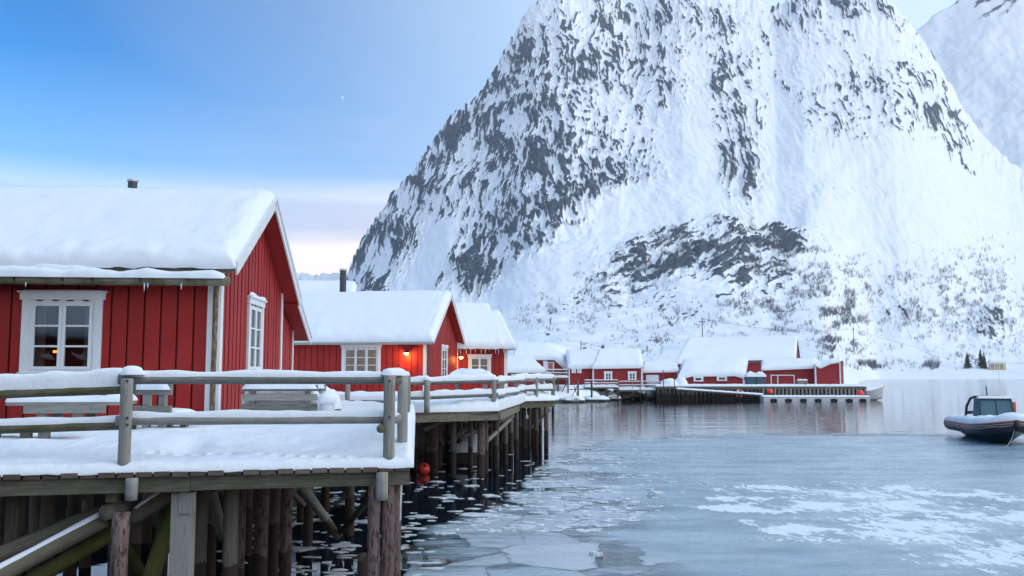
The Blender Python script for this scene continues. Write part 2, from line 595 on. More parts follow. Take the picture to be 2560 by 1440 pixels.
m_plain('teal_box', (0.055, 0.105, 0.135), 0.6)
m_plain('buoy', (0.85, 0.07, 0.035), 0.35)
m_plain('rubber', (0.015, 0.016, 0.018), 0.55)
m_plain('ornament', (0.5, 0.52, 0.52), 0.6)
m_plain('lamp_glow', (1, 0.6, 0.2), 0.5, emit=(1.0, 0.42, 0.07), estr=11.0)
m_plain('warm_glow', (1, 0.5, 0.1), 0.5, emit=(1.0, 0.36, 0.04), estr=0.8)
m_plain('ice_drop', (0.75, 0.8, 0.85), 0.15)
m_glass('glass')
# ------------------------------------------------------------------ mountain, shore, water, ice
def uv_of(px, py):
    r = ray(px, py)
    return r.x / r.y, r.z / r.y


def curve(pts):
    a = np.array([uv_of(*p) for p in pts])
    return a[:, 0], a[:, 1]


def blobs(px, py, lst):
    s = np.zeros_like(px)
    for cx, cy, rx, ry, ang, amp in lst:
        a = math.radians(ang); c, d = math.cos(a), math.sin(a)
        x = px - cx; y = py - cy
        e = ((x * c + y * d) / rx) ** 2 + ((-x * d + y * c) / ry) ** 2
        s = s + amp * np.exp(-e ** 1.5 * 0.8)
    return s


def streak(px, py, ang, la, lb, seed, oct=5, gain=0.55):
    a = math.radians(ang); c, d = math.cos(a), math.sin(a)
    return fbm((px * c + py * d) / la, (-px * d + py * c) / lb, seed, oct, gain)


# rock / snow mountain material: bare rock share comes from the surface attribute 'rock'
nt, b, _ = new_mat('mountain')
p = geo(nt)
ra = nd(nt, 'ShaderNodeAttribute', attribute_name='rock').outputs['Fac']
fn = noise(nt, p, 0.26, 6, 0.72, (1.0, 0.8, 0.42))
f2 = noise(nt, p, 0.02, 3, 0.6)
rv = mth(nt, 'ADD', ra, mth(nt, 'MULTIPLY', mth(nt, 'SUBTRACT', fn, 0.5), 0.5))
rf = ramp(nt, rv, [(0.47, (0, 0, 0)), (0.54, (1, 1, 1))])
rockc = mixc(nt, ramp(nt, fn, [(0.35, (0, 0, 0)), (0.65, (1, 1, 1))]), (0.028, 0.042, 0.06), (0.11, 0.135, 0.165))
snowc = mixc(nt, f2, (0.74, 0.79, 0.86), (0.86, 0.885, 0.92))
setc(nt, b, 'Base Color', mixc(nt, rf, snowc, rockc))
setc(nt, b, 'Roughness', 0.8); setc(nt, b, 'Specular IOR Level', 0.15)
bump(nt, b, fn, 0.35, 1.2)

SKY_MAIN = curve([(300, 690), (600, 690), (735, 682), (866, 679), (880, 655), (905, 600), (940, 545), (985, 480), (1040, 418), (1085, 350), (1120, 300),
                  (1200, 238), (1245, 165), (1280, 95), (1310, 42), (1340, 2), (1400, -35), (1480, -20), (1545, -3), (1565, 9), (1600, 5), (1640, -12),
                  (1700, -35), (1800, -28), (1880, -6), (1930, 18), (1960, 4), (2000, -18), (2150, -22), (2220, -5), (2250, 25), (2290, 75), (2340, 150),
                  (2400, 255), (2450, 330), (2520, 400), (2600, 455), (2900, 640), (3300, 760)])
VREF = 0.41
LY = [100, 140, 250, 400, 540, 700, 850, 1000, 1150, 1250]
LV = [-.012, -.0038, .010, .030, .050, .090, .150, .235, .335, .41]
RY = [100, 520, 540, 600, 700, 850, 1000, 1150, 1250]
RV = [-.035, -.012, -.0052, .010, .045, .125, .22, .33, .41]

ROCK = [(1135, 328, 80, 38, -40, .85), (1270, 200, 65, 170, 8, .46), (1305, 420, 85, 180, 0, .56), (1270, 600, 120, 115, 0, .56), (1400, 330, 110, 190, 0, .36), (1400, 520, 125, 70, -20, .5),
        (1020, 520, 85, 175, 32, .46), (930, 650, 65, 95, 20, .62), (1170, 650, 75, 85, 10, .58), (1175, 450, 55, 130, 15, .34), (1225, 240, 40, 60, 20, .3),
        (1520, 430, 140, 80, 20, .28), (1480, 110, 170, 110, 0, .25), (1640, 38, 190, 42, 0, .34), (1700, 160, 220, 140, 0, .14), (1600, 230, 90, 110, 0, .14),
        (1830, 240, 60, 160, -8, .22), (1850, 420, 50, 85, -8, .52), (2110, 20, 140, 28, 0, .44), (1985, 40, 45, 50, 30, .42), (2330, 240, 42, 180, -27, .42), (2200, 270, 120, 120, -25, .14), (2050, 200, 180, 160, 0, .09),
        (1750, 660, 160, 55, -22, .44), (1700, 605, 120, 38, -25, .34), (1560, 712, 130, 48, -25, .46), (1960, 620, 85, 42, 30, .46), (1930, 722, 120, 28, -10, .26), (1860, 690, 95, 40, -20, .38), (2020, 680, 50, 40, 30, .22),
        (1085, 640, 30, 105, 28, -.8), (1610, 515, 150, 45, 0, -.5), (1370, 672, 130, 42, -22, -.6), (2150, 480, 300, 90, 0, -.1), (2250, 790, 200, 60, 0, .10), (2480, 820, 120, 50, 0, .10),
        (1390, 830, 90, 50, 0, .10), (1700, 790, 200, 40, 0, .12), (1060, 715, 60, 14, -20, .25), (2120, 480, 120, 20, -10, .16)]


def mountain_z(X, Y, D1=1250.0):
    u = X / Y
    V = np.interp(u, *SKY_MAIN)
    w = sst(0.335, 0.40, u)
    yy = np.minimum(Y, D1)
    v = (np.interp(yy, LY, LV) * (1 - w) + np.interp(yy, RY, RV) * w)
    v = np.where(v > 0, v * V / VREF, v)
    z = CAMZ + yy * v - np.maximum(Y - D1, 0) * 0.75
    return z


def smooth_curve(ys, vs):
    """round the corners of a piecewise-linear profile"""
    t = np.linspace(ys[0], ys[-1], 600); q = np.interp(t, ys, vs)
    k = np.ones(41) / 41
    qp = np.concatenate([q[0] + (q[1] - q[0]) * np.arange(-20, 0), q, q[-1] + (q[-1] - q[-2]) * np.arange(1, 21)])
    return t, np.convolve(qp, k, 'valid')


LY, LV = smooth_curve(LY, LV)
RY, RV = smooth_curve(RY, RV)

xs = np.linspace(-520, 980, 1040)
ys = np.concatenate([np.linspace(118, 540, 110, endpoint=False), np.linspace(540, 800, 170, endpoint=False), np.linspace(800, 1252, 400), np.array([1262, 1285, 1330, 1420])])
X, Y = np.meshgrid(xs, ys)
Z0 = mountain_z(X, Y)
PX, PY = proj(X, Y, Z0)
Mk = np.clip(blobs(PX, PY, ROCK), 0, 1)
amp = sst(560, 800, Y)                       # relief grows up the slope
edge = sst(1275, 1200, Y) * 0.75 + 0.25
leftw = sst(1330, 1180, PX)
knw = sst(520, 600, PY) * sst(1300, 1500, PX) * sst(2150, 1950, PX)
rgw = sst(1650, 1850, PX) * (1 - knw)
mdw = np.clip(1 - leftw - knw - rgw, 0, 1)
WX = PX + 40 * fbm(PX / 140, PY / 140, 11, 4); WY = PY + 40 * fbm(PX / 140 + 7, PY / 140, 12, 4)
def rl(ang, la, lb, seed):
    a = math.radians(ang); c, d = math.cos(a), math.sin(a)
    return 1 - np.abs(vnoise((WX * c + WY * d) / la + seed, (-WX * d + WY * c) / lb, seed)) * 1.9
def lines(angs, seed):
    h = 0
    for (la, lb, am, k) in ((230, 60, 0.55, 0), (120, 28, 0.8, 1), (64, 15, 0.95, 2), (36, 8.5, 0.9, 3), (20, 5, 0.55, 0)):
        h = h + am * rl(angs[k], la, lb, seed + k * 5)
    return h
n_left = lines((112, 104, 94, 106), 3)
n_mid = lines((70, 102, 40, 82), 43)
n_rgt = lines((68, 76, 60, 66), 83)
n_kn = lines((-27, -18, -32, -10), 123)
nn = n_left * leftw + n_mid * mdw + n_rgt * rgw + n_kn * knw
vis_ = (PX > 860) & (PX < 2560) & (PY > 0) & (PY < 900)
sd_ = lambda q: (q - q[vis_].mean()) / (q[vis_].std() + 1e-9)
clump = fbm(PX / 110, PY / 90, 21, 4)
fine = fbm(PX / 8, PY / 8, 22, 3)
thin = rl(104, 60, 5.5, 201) * leftw + rl(84, 44, 6, 202) * mdw + rl(67, 70, 5.5, 203) * rgw + rl(-24, 60, 6, 204) * knw
NZ = sd_(1.0 * sd_(nn) + 0.30 * sd_(clump) + 0.55 * sd_(thin) + (0.18 + 0.15 * sst(0.4, 0.15, Mk)) * sd_(fine))
slab_ = np.exp(-(((PX - 1132) * 0.77 - (PY - 330) * 0.64) / 62) ** 4 - (((PX - 1132) * 0.64 + (PY - 330) * 0.77) / 26) ** 4) + 0.8 * np.exp(-(((PX - 1735) * 0.8 - (PY - 675) * 0.6) / 62) ** 4 - (((PX - 1735) * 0.6 + (PY - 675) * 0.8) / 17) ** 4)
Mk = np.minimum(Mk, 0.56) + 0.45 * slab_
tq_ = np.interp(Mk, [0, .03, .06, .1, .2, .3, .4, .5, .6, .7, 1.0], [-3.4, -2.7, -2.05, -1.6, -1.05, -.75, -.48, -.22, -.02, .3, 1.4])
val = 0.5 + 0.21 * (tq_ + NZ)
rockamt = sst(0.42, 0.6, val)
dz = amp * (ridged(PX / 190, PY / 260, 31, 3, 0.4) - 0.55) * 12 * (0.3 + 0.7 * Mk) * edge
nn = sd_(nn) * 0.3
dz += amp * nn * 9 * (0.12 + Mk) * edge + amp * clump * 5 * edge + amp * fine * 1.6 * (0.12 + Mk)
dz += rockamt * 2.4 * amp
dz += np.exp(-(((PX - 1740) / 260) ** 2 + ((PY - 690) / 110) ** 2)) * 12      # the rocky knoll
dz += np.exp(-(((PX - 1960) / 120) ** 2 + ((PY - 650) / 60) ** 2)) * 8
low = sst(150, 300, Y) * sst(760, 600, Y)
dz += low * (fbm(X / 40, Y / 40, 41, 4) * 4.5 + fbm(X / 9, Y / 9, 43, 3) * 0.7)
dz *= sst(0.36, 0.30, X / Y) * sst(120, 260, Y) + sst(545, 640, Y) * (1 - sst(0.36, 0.30, X / Y))
dz += sst(1120, 1245, Y) * sst(1300, 1252, Y) * (fbm(PX / 26, PY / 60, 34, 4) * 9 + fbm(PX / 9, PY / 20, 35, 3) * 3.0)      # craggy crest
Z = Z0 + dz
MX, MY, MZ = X, Y, Z
MPX, MPY = proj(X, Y, Z)
o = grid_mesh('mountain', [(np.stack([X, Y, Z], -1), False)], 'mountain', attrs={'rock': val})
tag(o, kind='structure')

# far mountain to the right, behind the saddle
SKY_FAR = curve([(1500, 250), (2150, 200), (2230, 125), (2290, 72), (2330, 44), (2400, -2), (2480, -45), (2600, -95), (2800, -160), (3400, -300)])
xs = np.linspace(500, 1700, 420); ys = np.concatenate([np.linspace(900, 2050, 330), [2080, 2150]])
X, Y = np.meshgrid(xs, ys)
V = np.interp(X / Y, *SKY_FAR)
t = np.clip((Y - 900) / 1150, 0, 1)
Z0 = CAMZ + np.minimum(Y, 2050) * V * (0.15 * t + 0.85 * t ** 1.5) - np.maximum(Y - 2050, 0)
PX, PY = proj(X, Y, Z0)
nr = streak(PX, PY, -35, 60, 12, 51)
val = 0.22 + 0.6 * nr * sst(200, -20, PY) + 0.25 * np.exp(-((PX - 2480) / 60) ** 2 - ((PY - 20) / 40) ** 2)
Z = Z0 + (fbm(PX / 120, PY / 120, 52, 5) * 22 + nr * 5) * sst(950, 1300, Y)
o = grid_mesh('mountain_far', [(np.stack([X, Y, Z], -1), False)], 'mountain', attrs={'rock': val})
tag(o, kind='structure')

# snowy shore the cabins stand on
nt, b, _ = new_mat('shore')
p = geo(nt)
z = nd(nt, 'ShaderNodeSeparateXYZ', ins={0: p}).outputs[2]
n1 = noise(nt, p, 0.9, 5, 0.65); n2 = noise(nt, p, 6, 4, 0.65)
hz = mth(nt, 'ADD', z, mth(nt, 'MULTIPLY', mth(nt, 'SUBTRACT', n1, 0.5), 1.3))
yy_ = nd(nt, 'ShaderNodeSeparateXYZ', ins={0: p}).outputs[1]
hz = mth(nt, 'ADD', hz, mth(nt, 'MULTIPLY', mth(nt, 'GREATER_THAN', yy_, 55.0), 0.55))   # the inner bay lies lower on the tide line
sf = ramp(nt, mth(nt, 'MULTIPLY', hz, 0.5), [(0.42, (0, 0, 0)), (0.5, (1, 1, 1))])
setc(nt, b, 'Base Color', mixc(nt, sf, mixc(nt, n2, (0.012, 0.013, 0.012), (0.06, 0.058, 0.05)), (0.84, 0.87, 0.91)))
setc(nt, b, 'Roughness', 0.7); bump(nt, b, mth(nt, 'ADD', n1, mth(nt, 'MULTIPLY', n2, 0.3)), 0.6, 0.2)
SHX = [-300, -14, -9, -7, -5.6, -4.4, -1.5, 0.5, 1.8, 4.0, 12, 24, 36.5, 44, 60]
SHY = [10, 11.5, 12.8, 15.5, 19, 30, 36, 42, 62, 92, 102, 106, 109, 122, 160]
xs = np.concatenate([np.linspace(-150, -12, 50, endpoint=False), np.linspace(-12, 42, 190), np.linspace(43, 62, 20)])
ys = np.concatenate([np.linspace(9, 60, 150, endpoint=False), np.linspace(60, 158, 150)])
X, Y = np.meshgrid(xs, ys)
d = (Y - np.interp(X, SHX, SHY)) + fbm(X / 3, Y / 3, 61, 3) * 2.2
Z = np.where(d < 0, -0.15 + d * 0.25, 0) + np.where(d >= 0, -0.15 + 1.75 * (1 - np.exp(-np.maximum(d, 0) / np.where(Y > 60, 2.2, 4.5))), 0)
Z += fbm(X / 1.7, Y / 1.7, 62, 4) * 0.18 * sst(-3, 3, d) * sst(1.7, 0.9, Z)
Z += sst(118, 150, Y) * 1.1 + fbm(X / 14, Y / 14, 63, 3) * 0.3 * sst(60, 100, Y)
Z = np.minimum(Z, np.where((Y < 62) & (X < 6), 1.55, 9))
o = grid_mesh('shore_ground', [(np.stack([X, Y, Z], -1), False)], 'shore')
tag(o, kind='structure')

# water
nt, b, out = new_mat('water')
p = geo(nt)
sx = nd(nt, 'ShaderNodeSeparateXYZ', ins={0: p})
r1 = noise(nt, p, 1.1, 3, 0.5, (0.55, 1.6, 1)); r2 = noise(nt, p, 5.0, 3, 0.55, (0.5, 1.5, 1)); r3 = noise(nt, p, 0.12, 3, 0.5)
setc(nt, b, 'Base Color', (0.006, 0.014, 0.022)); setc(nt, b, 'Roughness', 0.025); setc(nt, b, 'IOR', 1.33); setc(nt, b, 'Specular IOR Level', 0.5)
r4 = noise(nt, p, 0.33, 4, 0.6, (0.30, 1.0, 1))
h = mth(nt, 'ADD', mth(nt, 'ADD', mth(nt, 'MULTIPLY', r1, 0.7), mth(nt, 'MULTIPLY', r2, 0.16)), mth(nt, 'MULTIPLY', r4, 1.8))
far = nd(nt, 'ShaderNodeMapRange', ins={0: sx.outputs[1], 1: 22.0, 2: 60.0, 3: 0.08, 4: 1.0}).outputs[0]
far2 = nd(nt, 'ShaderNodeMapRange', ins={0: sx.outputs[1], 1: 105.0, 2: 220.0, 3: 1.0, 4: 3.2}).outputs[0]
far = mth(nt, 'MULTIPLY', far, far2)
st = mth(nt, 'MULTIPLY', mth(nt, 'MULTIPLY', far, mth(nt, 'ADD', mth(nt, 'MULTIPLY', r3, 0.8), 0.5)), 0.26)
bn = bump(nt, b, h, 0.3, 0.10)
nt.links.new(st, bn.inputs['Strength'])
mb = MB(); mb.poly([(-640, -360, 0), (1650, -360, 0), (1650, 1000, 0), (-640, 1000, 0)])
tag(mb.build('water', 'water'), kind='structure')

# thin ice over the bay
nt, b, out = new_mat('ice')
p = geo(nt)
A = lambda n: nd(nt, 'ShaderNodeAttribute', attribute_name=n).outputs['Fac']
cov, brk, fro = A('cover'), A('broken'), A('frost')
wrp = nd(nt, 'ShaderNodeTexNoise', ins={0: p, 'Scale': 0.8, 'Detail': 5.0}).outputs['Color']
pw = nd(nt, 'ShaderNodeMix', data_type='VECTOR', ins={0: 0.4, 4: p, 5: wrp}).outputs[1]
n1 = noise(nt, p, 0.55, 6, 0.62, (0.6, 1.3, 1)); n2 = noise(nt, p, 2.4, 5, 0.65, (0.6, 1.3, 1)); n3 = noise(nt, p, 14, 4, 0.65)
vo = nd(nt, 'ShaderNodeTexVoronoi', feature='DISTANCE_TO_EDGE', ins={0: pw, 'Scale': 1.25}).outputs['Distance']
vc = nd(nt, 'ShaderNodeTexVoronoi', feature='F1', ins={0: pw, 'Scale': 1.25}).outputs['Color']
vcs = nd(nt, 'ShaderNodeSeparateColor', ins={0: vc}).outputs[0]
crack = ramp(nt, mth(nt, 'ADD', vo, mth(nt, 'MULTIPLY', mth(nt, 'SUBTRACT', n2, 0.5), 0.12)), [(0.0, (0.8, 0.8, 0.8)), (0.012, (0.5, 0.5, 0.5)), (0.03, (0, 0, 0))])
thin = mixc(nt, ramp(nt, n1, [(0.36, (0, 0, 0)), (0.64, (1, 1, 1))]), (0.16, 0.265, 0.345), (0.36, 0.47, 0.545))
pl = ramp(nt, mth(nt, 'ADD', mth(nt, 'MULTIPLY', vcs, 0.5), mth(nt, 'MULTIPLY', n2, 0.55)), [(0.35, (0, 0, 0)), (0.75, (1, 1, 1))])
c = mixc(nt, mth(nt, 'MULTIPLY', pl, mth(nt, 'MULTIPLY', brk, 0.6)), thin, (0.60, 0.64, 0.68))
ang = noise(nt, pw, 3.0, 6, 0.74, (1.1, 0.5, 1)); ang2 = noise(nt, pw, 10.0, 5, 0.74, (1.2, 0.42, 1))
fsum = mth(nt, 'ADD', mth(nt, 'ADD', mth(nt, 'MULTIPLY', ang, 0.62), mth(nt, 'MULTIPLY', ang2, 0.5)), mth(nt, 'MULTIPLY', mth(nt, 'SUBTRACT', fro, 0.5), 0.55))
ff = ramp(nt, fsum, [(0.565, (0, 0, 0)), (0.615, (1, 1, 1))])
c = mixc(nt, ff, c, (0.80, 0.84, 0.88))
setc(nt, b, 'Base Color', c)
setc(nt, b, 'Roughness', ramp(nt, mth(nt, 'ADD', n2, mth(nt, 'MULTIPLY', ff, 0.4)), [(0.3, (0.16, 0.16, 0.16)), (0.8, (0.5, 0.5, 0.5))]))
bump(nt, b, mth(nt, 'ADD', mth(nt, 'MULTIPLY', n2, 0.5), mth(nt, 'ADD', mth(nt, 'MULTIPLY', n3, 0.12), mth(nt, 'MULTIPLY', ff, 0.2))), 0.25, 0.03)
al = mth(nt, 'SUBTRACT', 1.0, mth(nt, 'MULTIPLY', mth(nt, 'MULTIPLY', crack, brk), ramp(nt, n1, [(0.42, (0.15, 0.15, 0.15)), (0.6, (0.9, 0.9, 0.9))])))
cv = ramp(nt, mth(nt, 'ADD', cov, mth(nt, 'MULTIPLY', mth(nt, 'SUBTRACT', n1, 0.5), 1.1)), [(0.42, (0, 0, 0)), (0.60, (1, 1, 1))])
hol = ramp(nt, mth(nt, 'SUBTRACT', mth(nt, 'ADD', n1, mth(nt, 'MULTIPLY', vcs, 0.3)), mth(nt, 'MULTIPLY', brk, 0.0)), [(0.50, (0.12, 0.12, 0.12)), (0.66, (1, 1, 1))])
al2 = mixc(nt, brk, (1, 1, 1), hol)
alp = mth(nt, 'MULTIPLY', mth(nt, 'MULTIPLY', al, cv), al2)
nt.links.new(alp, b.inputs['Alpha'])
xs = np.linspace(-3, 42, 300); ys = np.concatenate([np.linspace(4, 20, 130, endpoint=False), np.linspace(20, 52, 130)])
X, Y = np.meshgrid(xs, ys); Zi = np.full_like(X, 0.006)
PX, PY = proj(X, Y, Zi)
bpy_ = np.interp(PX, [900, 1000, 1040, 1200, 1290, 1340, 1420, 1520, 1700, 1900, 2560, 3200], [1500, 1475, 1330, 1290, 1235, 1175, 1128, 1105, 1092, 1086, 1083, 1083])
rel = (PY - bpy_) / np.maximum(PY - 936, 20)
cover = np.clip(0.5 + rel * 3.2, 0, 1.0) - 0.4 * sst(1040, 960, PX) + 0.6 * sst(0.1, 0.4, rel)
broken = sst(1640, 1380, PX + fbm(X / 3, Y / 3, 71, 3) * 180 - (PY - 1200) * 0.55)
ex = (X - 8.0) / 5.6; ey = (Y - 19.0) / 7.6
rr = np.sqrt(ex ** 2 + ey ** 2) + fbm(X / 2.5, Y / 2.5, 72, 4) * 0.22
frost = sst(1.12, 0.55, rr) * (0.75 + 0.35 * fbm(X / 1.6, Y / 1.6, 74, 3))
ring = np.exp(-((np.sqrt(((X - 5.7) / 2.5) ** 2 + ((Y - 18.6) / 3.0) ** 2) - 1.0) / 0.07) ** 2) * sst(6.2, 4.2, X)
frost = np.maximum(frost, ring * (0.62 + 0.5 * fbm(X / 0.9, Y / 0.9, 77, 3))) - 0.22
frost += 0.22 * sst(0.35, 0.8, fbm(X / 3, Y / 1.2, 75, 3) + 0.3)
o = grid_mesh('ice_sheet', [(np.stack([X, Y, Zi], -1), False)], 'ice', attrs={'cover': cover, 'broken': broken, 'frost': frost})
tag(o, kind='structure')

# cold air between the camera and the mountain
mh = bpy.data.materials.new('haze'); mh.use_nodes = True; nt = mh.node_tree; nt.nodes.clear()
out = nt.nodes.new('ShaderNodeOutputMaterial')
pv = nd(nt, 'ShaderNodeVolumePrincipled', ins={'Color': (0.80, 0.89, 1.0, 1), 'Density': 0.00014, 'Anisotropy': 0.2})
nt.links.new(pv.outputs[0], out.inputs['Volume']); M['haze'] = mh
mb = MB(); mb.box((550, 930, 330), (2460, 2700, 682)); tag(mb.build('haze', 'haze'), kind='stuff')
# ------------------------------------------------------------------ cabins
def make_window(parent, loc, rz, w, h, sashes=2, rows=3, vents=True, niche=True, trim=0.11, curtain=False, peaks=False, lit=False):
    """casement window; local x across, z up from the sill, -y outwards. w,h are the casing's outside size"""
    mb = MB()
    iw = w - 2 * trim; ih = h - trim * 1.15 - 0.05
    zf = 0.032; zg = h - trim
    xs4 = (-iw / 2 - 0.004, iw / 2 + 0.004)      # a thin back frame carries casing, sashes and panes
    ring = [(-w / 2, 0.0), (w / 2, 0.0), (w / 2, h - 0.01), (-w / 2, h - 0.01)]; inn_ = [(-iw / 2 + 0.03, zf + 0.03), (iw / 2 - 0.03, zf + 0.03), (iw / 2 - 0.03, zg - 0.03), (-iw / 2 + 0.03, zg - 0.03)]
    vs = [(x, y_, z) for y_ in (-0.047, -0.001) for (x, z) in ring + inn_]
    mb.v = vs
    for q in range(4):
        q2 = (q + 1) % 4
        for f4 in ((q, q2, 4 + q2, 4 + q), (8 + q2, 8 + q, 12 + q, 12 + q2), (q2, q, 8 + q, 8 + q2), (4 + q, 4 + q2, 12 + q2, 12 + q)):
            mb.face(list(f4), [(vs[i][2], vs[i][0]) for i in f4])
    win = mb.build('window', 'white', parent, loc=loc)
    win.rotation_euler = (0, 0, rz)
    for s in (-1, 1):
        jb = MB(); jb.box((s * (w / 2 - trim / 2), -0.065, h / 2 - 0.02), (trim, 0.036, h - 0.04)); jb.build('casing', 'white', win)
    hb = MB(); hb.box((0, -0.072, h - trim * 0.5), (w + 0.07, 0.05, trim)); hb.box((0, -0.088, h + 0.012), (w + 0.13, 0.085, 0.028))
    hb.build('head_trim', 'white', win)
    sb = MB(); sb.box((0, -0.08, 0.012), (w + 0.03, 0.08, 0.036)); sb.build('sill', 'white', win)
    fr = MB(); z0 = 0.032; z1 = h - trim; d0 = 0.0
    fr.box((0, -0.035, z0 + 0.018), (iw, 0.05, 0.036)); fr.box((0, -0.035, z1 - 0.02), (iw, 0.05, 0.04))
    for s in (-1, 1): fr.box((s * (iw / 2 - 0.018), -0.035, (z0 + z1) / 2), (0.036, 0.049, z1 - z0 - 0.08))
    fr.build('frame', 'white', win)
    sw = (iw - 0.072) / sashes
    for i in range(sashes):
        cx = -iw / 2 + 0.036 + sw * (i + 0.5)
        sa = MB(); b_ = 0.05
        sz0 = z0 + 0.036; sz1 = z1 - 0.04
        for s in (-1, 1): sa.box((cx + s * (sw / 2 - b_ / 2 - 0.002), -0.05, (sz0 + sz1) / 2), (b_, 0.045, sz1 - sz0 - 0.006))
        sa.box((cx, -0.0505, sz0 + b_ / 2 + 0.004), (sw - 2 * b_, 0.044, b_)); sa.box((cx, -0.0505, sz1 - b_ / 2 - 0.004), (sw - 2 * b_, 0.044, b_ * 1.15))
        gh = (sz1 - sz0 - 2 * b_)
        for r in range(1, rows):
            sa.box((cx, -0.051, sz0 + b_ + gh * r / rows), (sw - 2 * b_, 0.036, 0.028))
        sa.build('sash', 'white', win)
        for r in range(rows):
            g = MB(); xa = cx - sw / 2 + b_ - 0.004; xb = cx + sw / 2 - b_ + 0.004
            za = sz0 + b_ + gh * r / rows; zb = sz0 + b_ + gh * (r + 1) / rows
            g.poly([(xa, -0.043, za), (xb, -0.043, za), (xb, -0.043, zb), (xa, -0.043, zb)])
            g.build('pane', 'glass', win)
        if vents:
            for s in (-0.5, 0.5):
                v = MB(); v.box((cx + s * sw * 0.52, -0.071, z1 - 0.012), (sw * 0.2, 0.01, 0.02)); v.build('vent_slot', 'vent_dark', win)
        if curtain:
            n = 14; P = np.zeros((2, n, 3))
            side = -1 if i == 0 else 1
            x0 = cx + side * (sw / 2 - 0.03); x1 = x0 - side * sw * 0.3
            for k in range(n):
                f = k / (n - 1)
                P[:, k] = [[x0 + (x1 - x0) * f, 0.05 + 0.022 * math.sin(k * 2.1), sz0], [x0 + (x1 - x0) * f, 0.05 + 0.022 * math.sin(k * 2.1), sz1]]
            grid_mesh('curtain', [(P, False)], 'curtain', win)
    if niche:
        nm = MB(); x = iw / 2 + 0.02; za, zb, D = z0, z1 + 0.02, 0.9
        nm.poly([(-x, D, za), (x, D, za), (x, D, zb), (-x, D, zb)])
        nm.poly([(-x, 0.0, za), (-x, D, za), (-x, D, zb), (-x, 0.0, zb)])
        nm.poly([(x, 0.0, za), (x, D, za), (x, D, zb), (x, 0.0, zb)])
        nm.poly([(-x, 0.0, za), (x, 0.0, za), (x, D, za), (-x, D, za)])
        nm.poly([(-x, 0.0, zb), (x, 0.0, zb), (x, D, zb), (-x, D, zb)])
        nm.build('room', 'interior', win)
    sn = rail_snow('snow', (-w / 2 - 0.04, -0.085, h + 0.026), (w / 2 + 0.04, -0.085, h + 0.026), 0.075, 0.055 if peaks else 0.018, win, seed=int(abs(loc[0]) * 10) + 3, vary=0.9 if peaks else 0.4)
    if lit:
        bl = MB(); bl.tube([(w * 0.3, 0.3, h * 0.68), (w * 0.3, 0.3, h * 0.72), (w * 0.3, 0.3, h * 0.76)], [0.02, 0.05, 0.015], 10)
        bl.build('lamp_bulb', 'warm_glow', win)
    return win


def wall_boards(parent, x0, x1, top, opens, bw, place, mat='red', name='wall_board', base=0.0, ov=-0.0155):
    """vertical boards from x0 to x1; top(x) the height; opens = [(xa, xb, za, zb)]; place(x, out, z) -> local point.
    every second board stands proud of its neighbours"""
    edges = [x0]
    n = max(1, round((x1 - x0) / bw)); step = (x1 - x0) / n
    for i in range(n):
        a = x0 + step * i; b_ = a + step
        proud = 0.046 + random.uniform(-.004, .004)
        segs = []
        cuts = sorted({a - ov, b_ + ov} | {c for o_ in opens for c in o_[:2] if a - ov < c < b_ + ov})
        for c0, c1 in zip(cuts[:-1], cuts[1:]):
            if c1 - c0 < 0.012: continue
            mid = (c0 + c1) / 2
            zs = [(base, None)]
            for o_ in opens:
                if o_[0] - 1e-6 <= mid <= o_[1] + 1e-6:
                    zs = [(base, o_[2]), (o_[3], None)]
            for (za, zb) in zs:
                t0 = top(c0) if zb is None else zb; t1 = top(c1) if zb is None else zb
                if min(t0, t1) - za < 0.02: continue
                segs.append((c0, c1, za, t0, t1))
        for (c0, c1, za, t0, t1) in segs:
            mb = MB(); r = random.random() * 30
            f = [place(c0, proud, za), place(c1, proud, za), place(c1, proud, t1), place(c0, proud, t0)]
            k = [place(c0, 0.002, za), place(c1, 0.002, za), place(c1, 0.002, t1), place(c0, 0.002, t0)]
            uv = [(za + r, c0 + r), (za + r, c1 + r), (t1 + r, c1 + r), (t0 + r, c0 + r)]
            mb.poly(f, uv)
            for q in range(4):
                q2 = (q + 1) % 4
                mb.poly([f[q], k[q], k[q2], f[q2]], [uv[q], uv[q], uv[q2], uv[q2]])
            mb.build(name, mat, parent)


def roof_profile(pts, n):
    """dense points and outward normals along a (y, z) profile"""
    pts = [np.array(p, float) for p in pts]
    L = [np.linalg.norm(b - a) for a, b in zip(pts[:-1], pts[1:])]
    s = np.concatenate([[0], np.cumsum(L)])
    t = dist_edge(n) * s[-1]
    P = np.stack([np.interp(t, s, [p[0] for p in pts]), np.interp(t, s, [p[1] for p in pts])], -1)
    T = np.gradient(P, axis=0); T /= np.linalg.norm(T, axis=1)[:, None]
    N = np.stack([-T[:, 1], T[:, 0]], -1)
    k = 5
    Np = np.pad(N, ((k, k), (0, 0)), 'edge')
    N = np.stack([Np[i:i + len(N)] for i in range(2 * k + 1)]).mean(0)
    N /= np.linalg.norm(N, axis=1)[:, None]
    return P, N


def roof_snow(parent, x0, x1, prof, T, R=0.3, nx=90, ny=70, seed=1, lump=0.05, name='snow_cover', edges=(1, 1, 1, 1), droop=0.0, extra=None):
    P, N = roof_profile(prof, ny)
    xs = x0 + (x1 - x0) * dist_edge(nx)
    S = np.zeros((ny, nx, 3)); NN = np.zeros_like(S)
    S[..., 0] = xs[None]; S[..., 1] = P[:, 0][:, None]; S[..., 2] = P[:, 1][:, None]
    NN[..., 1] = N[:, 0][:, None]; NN[..., 2] = N[:, 1][:, None]
    return pillow(name, S, NN, T, R, parent, 'snow_roof', lump, 0.7, seed, edges=edges, droop=droop, extra=extra)


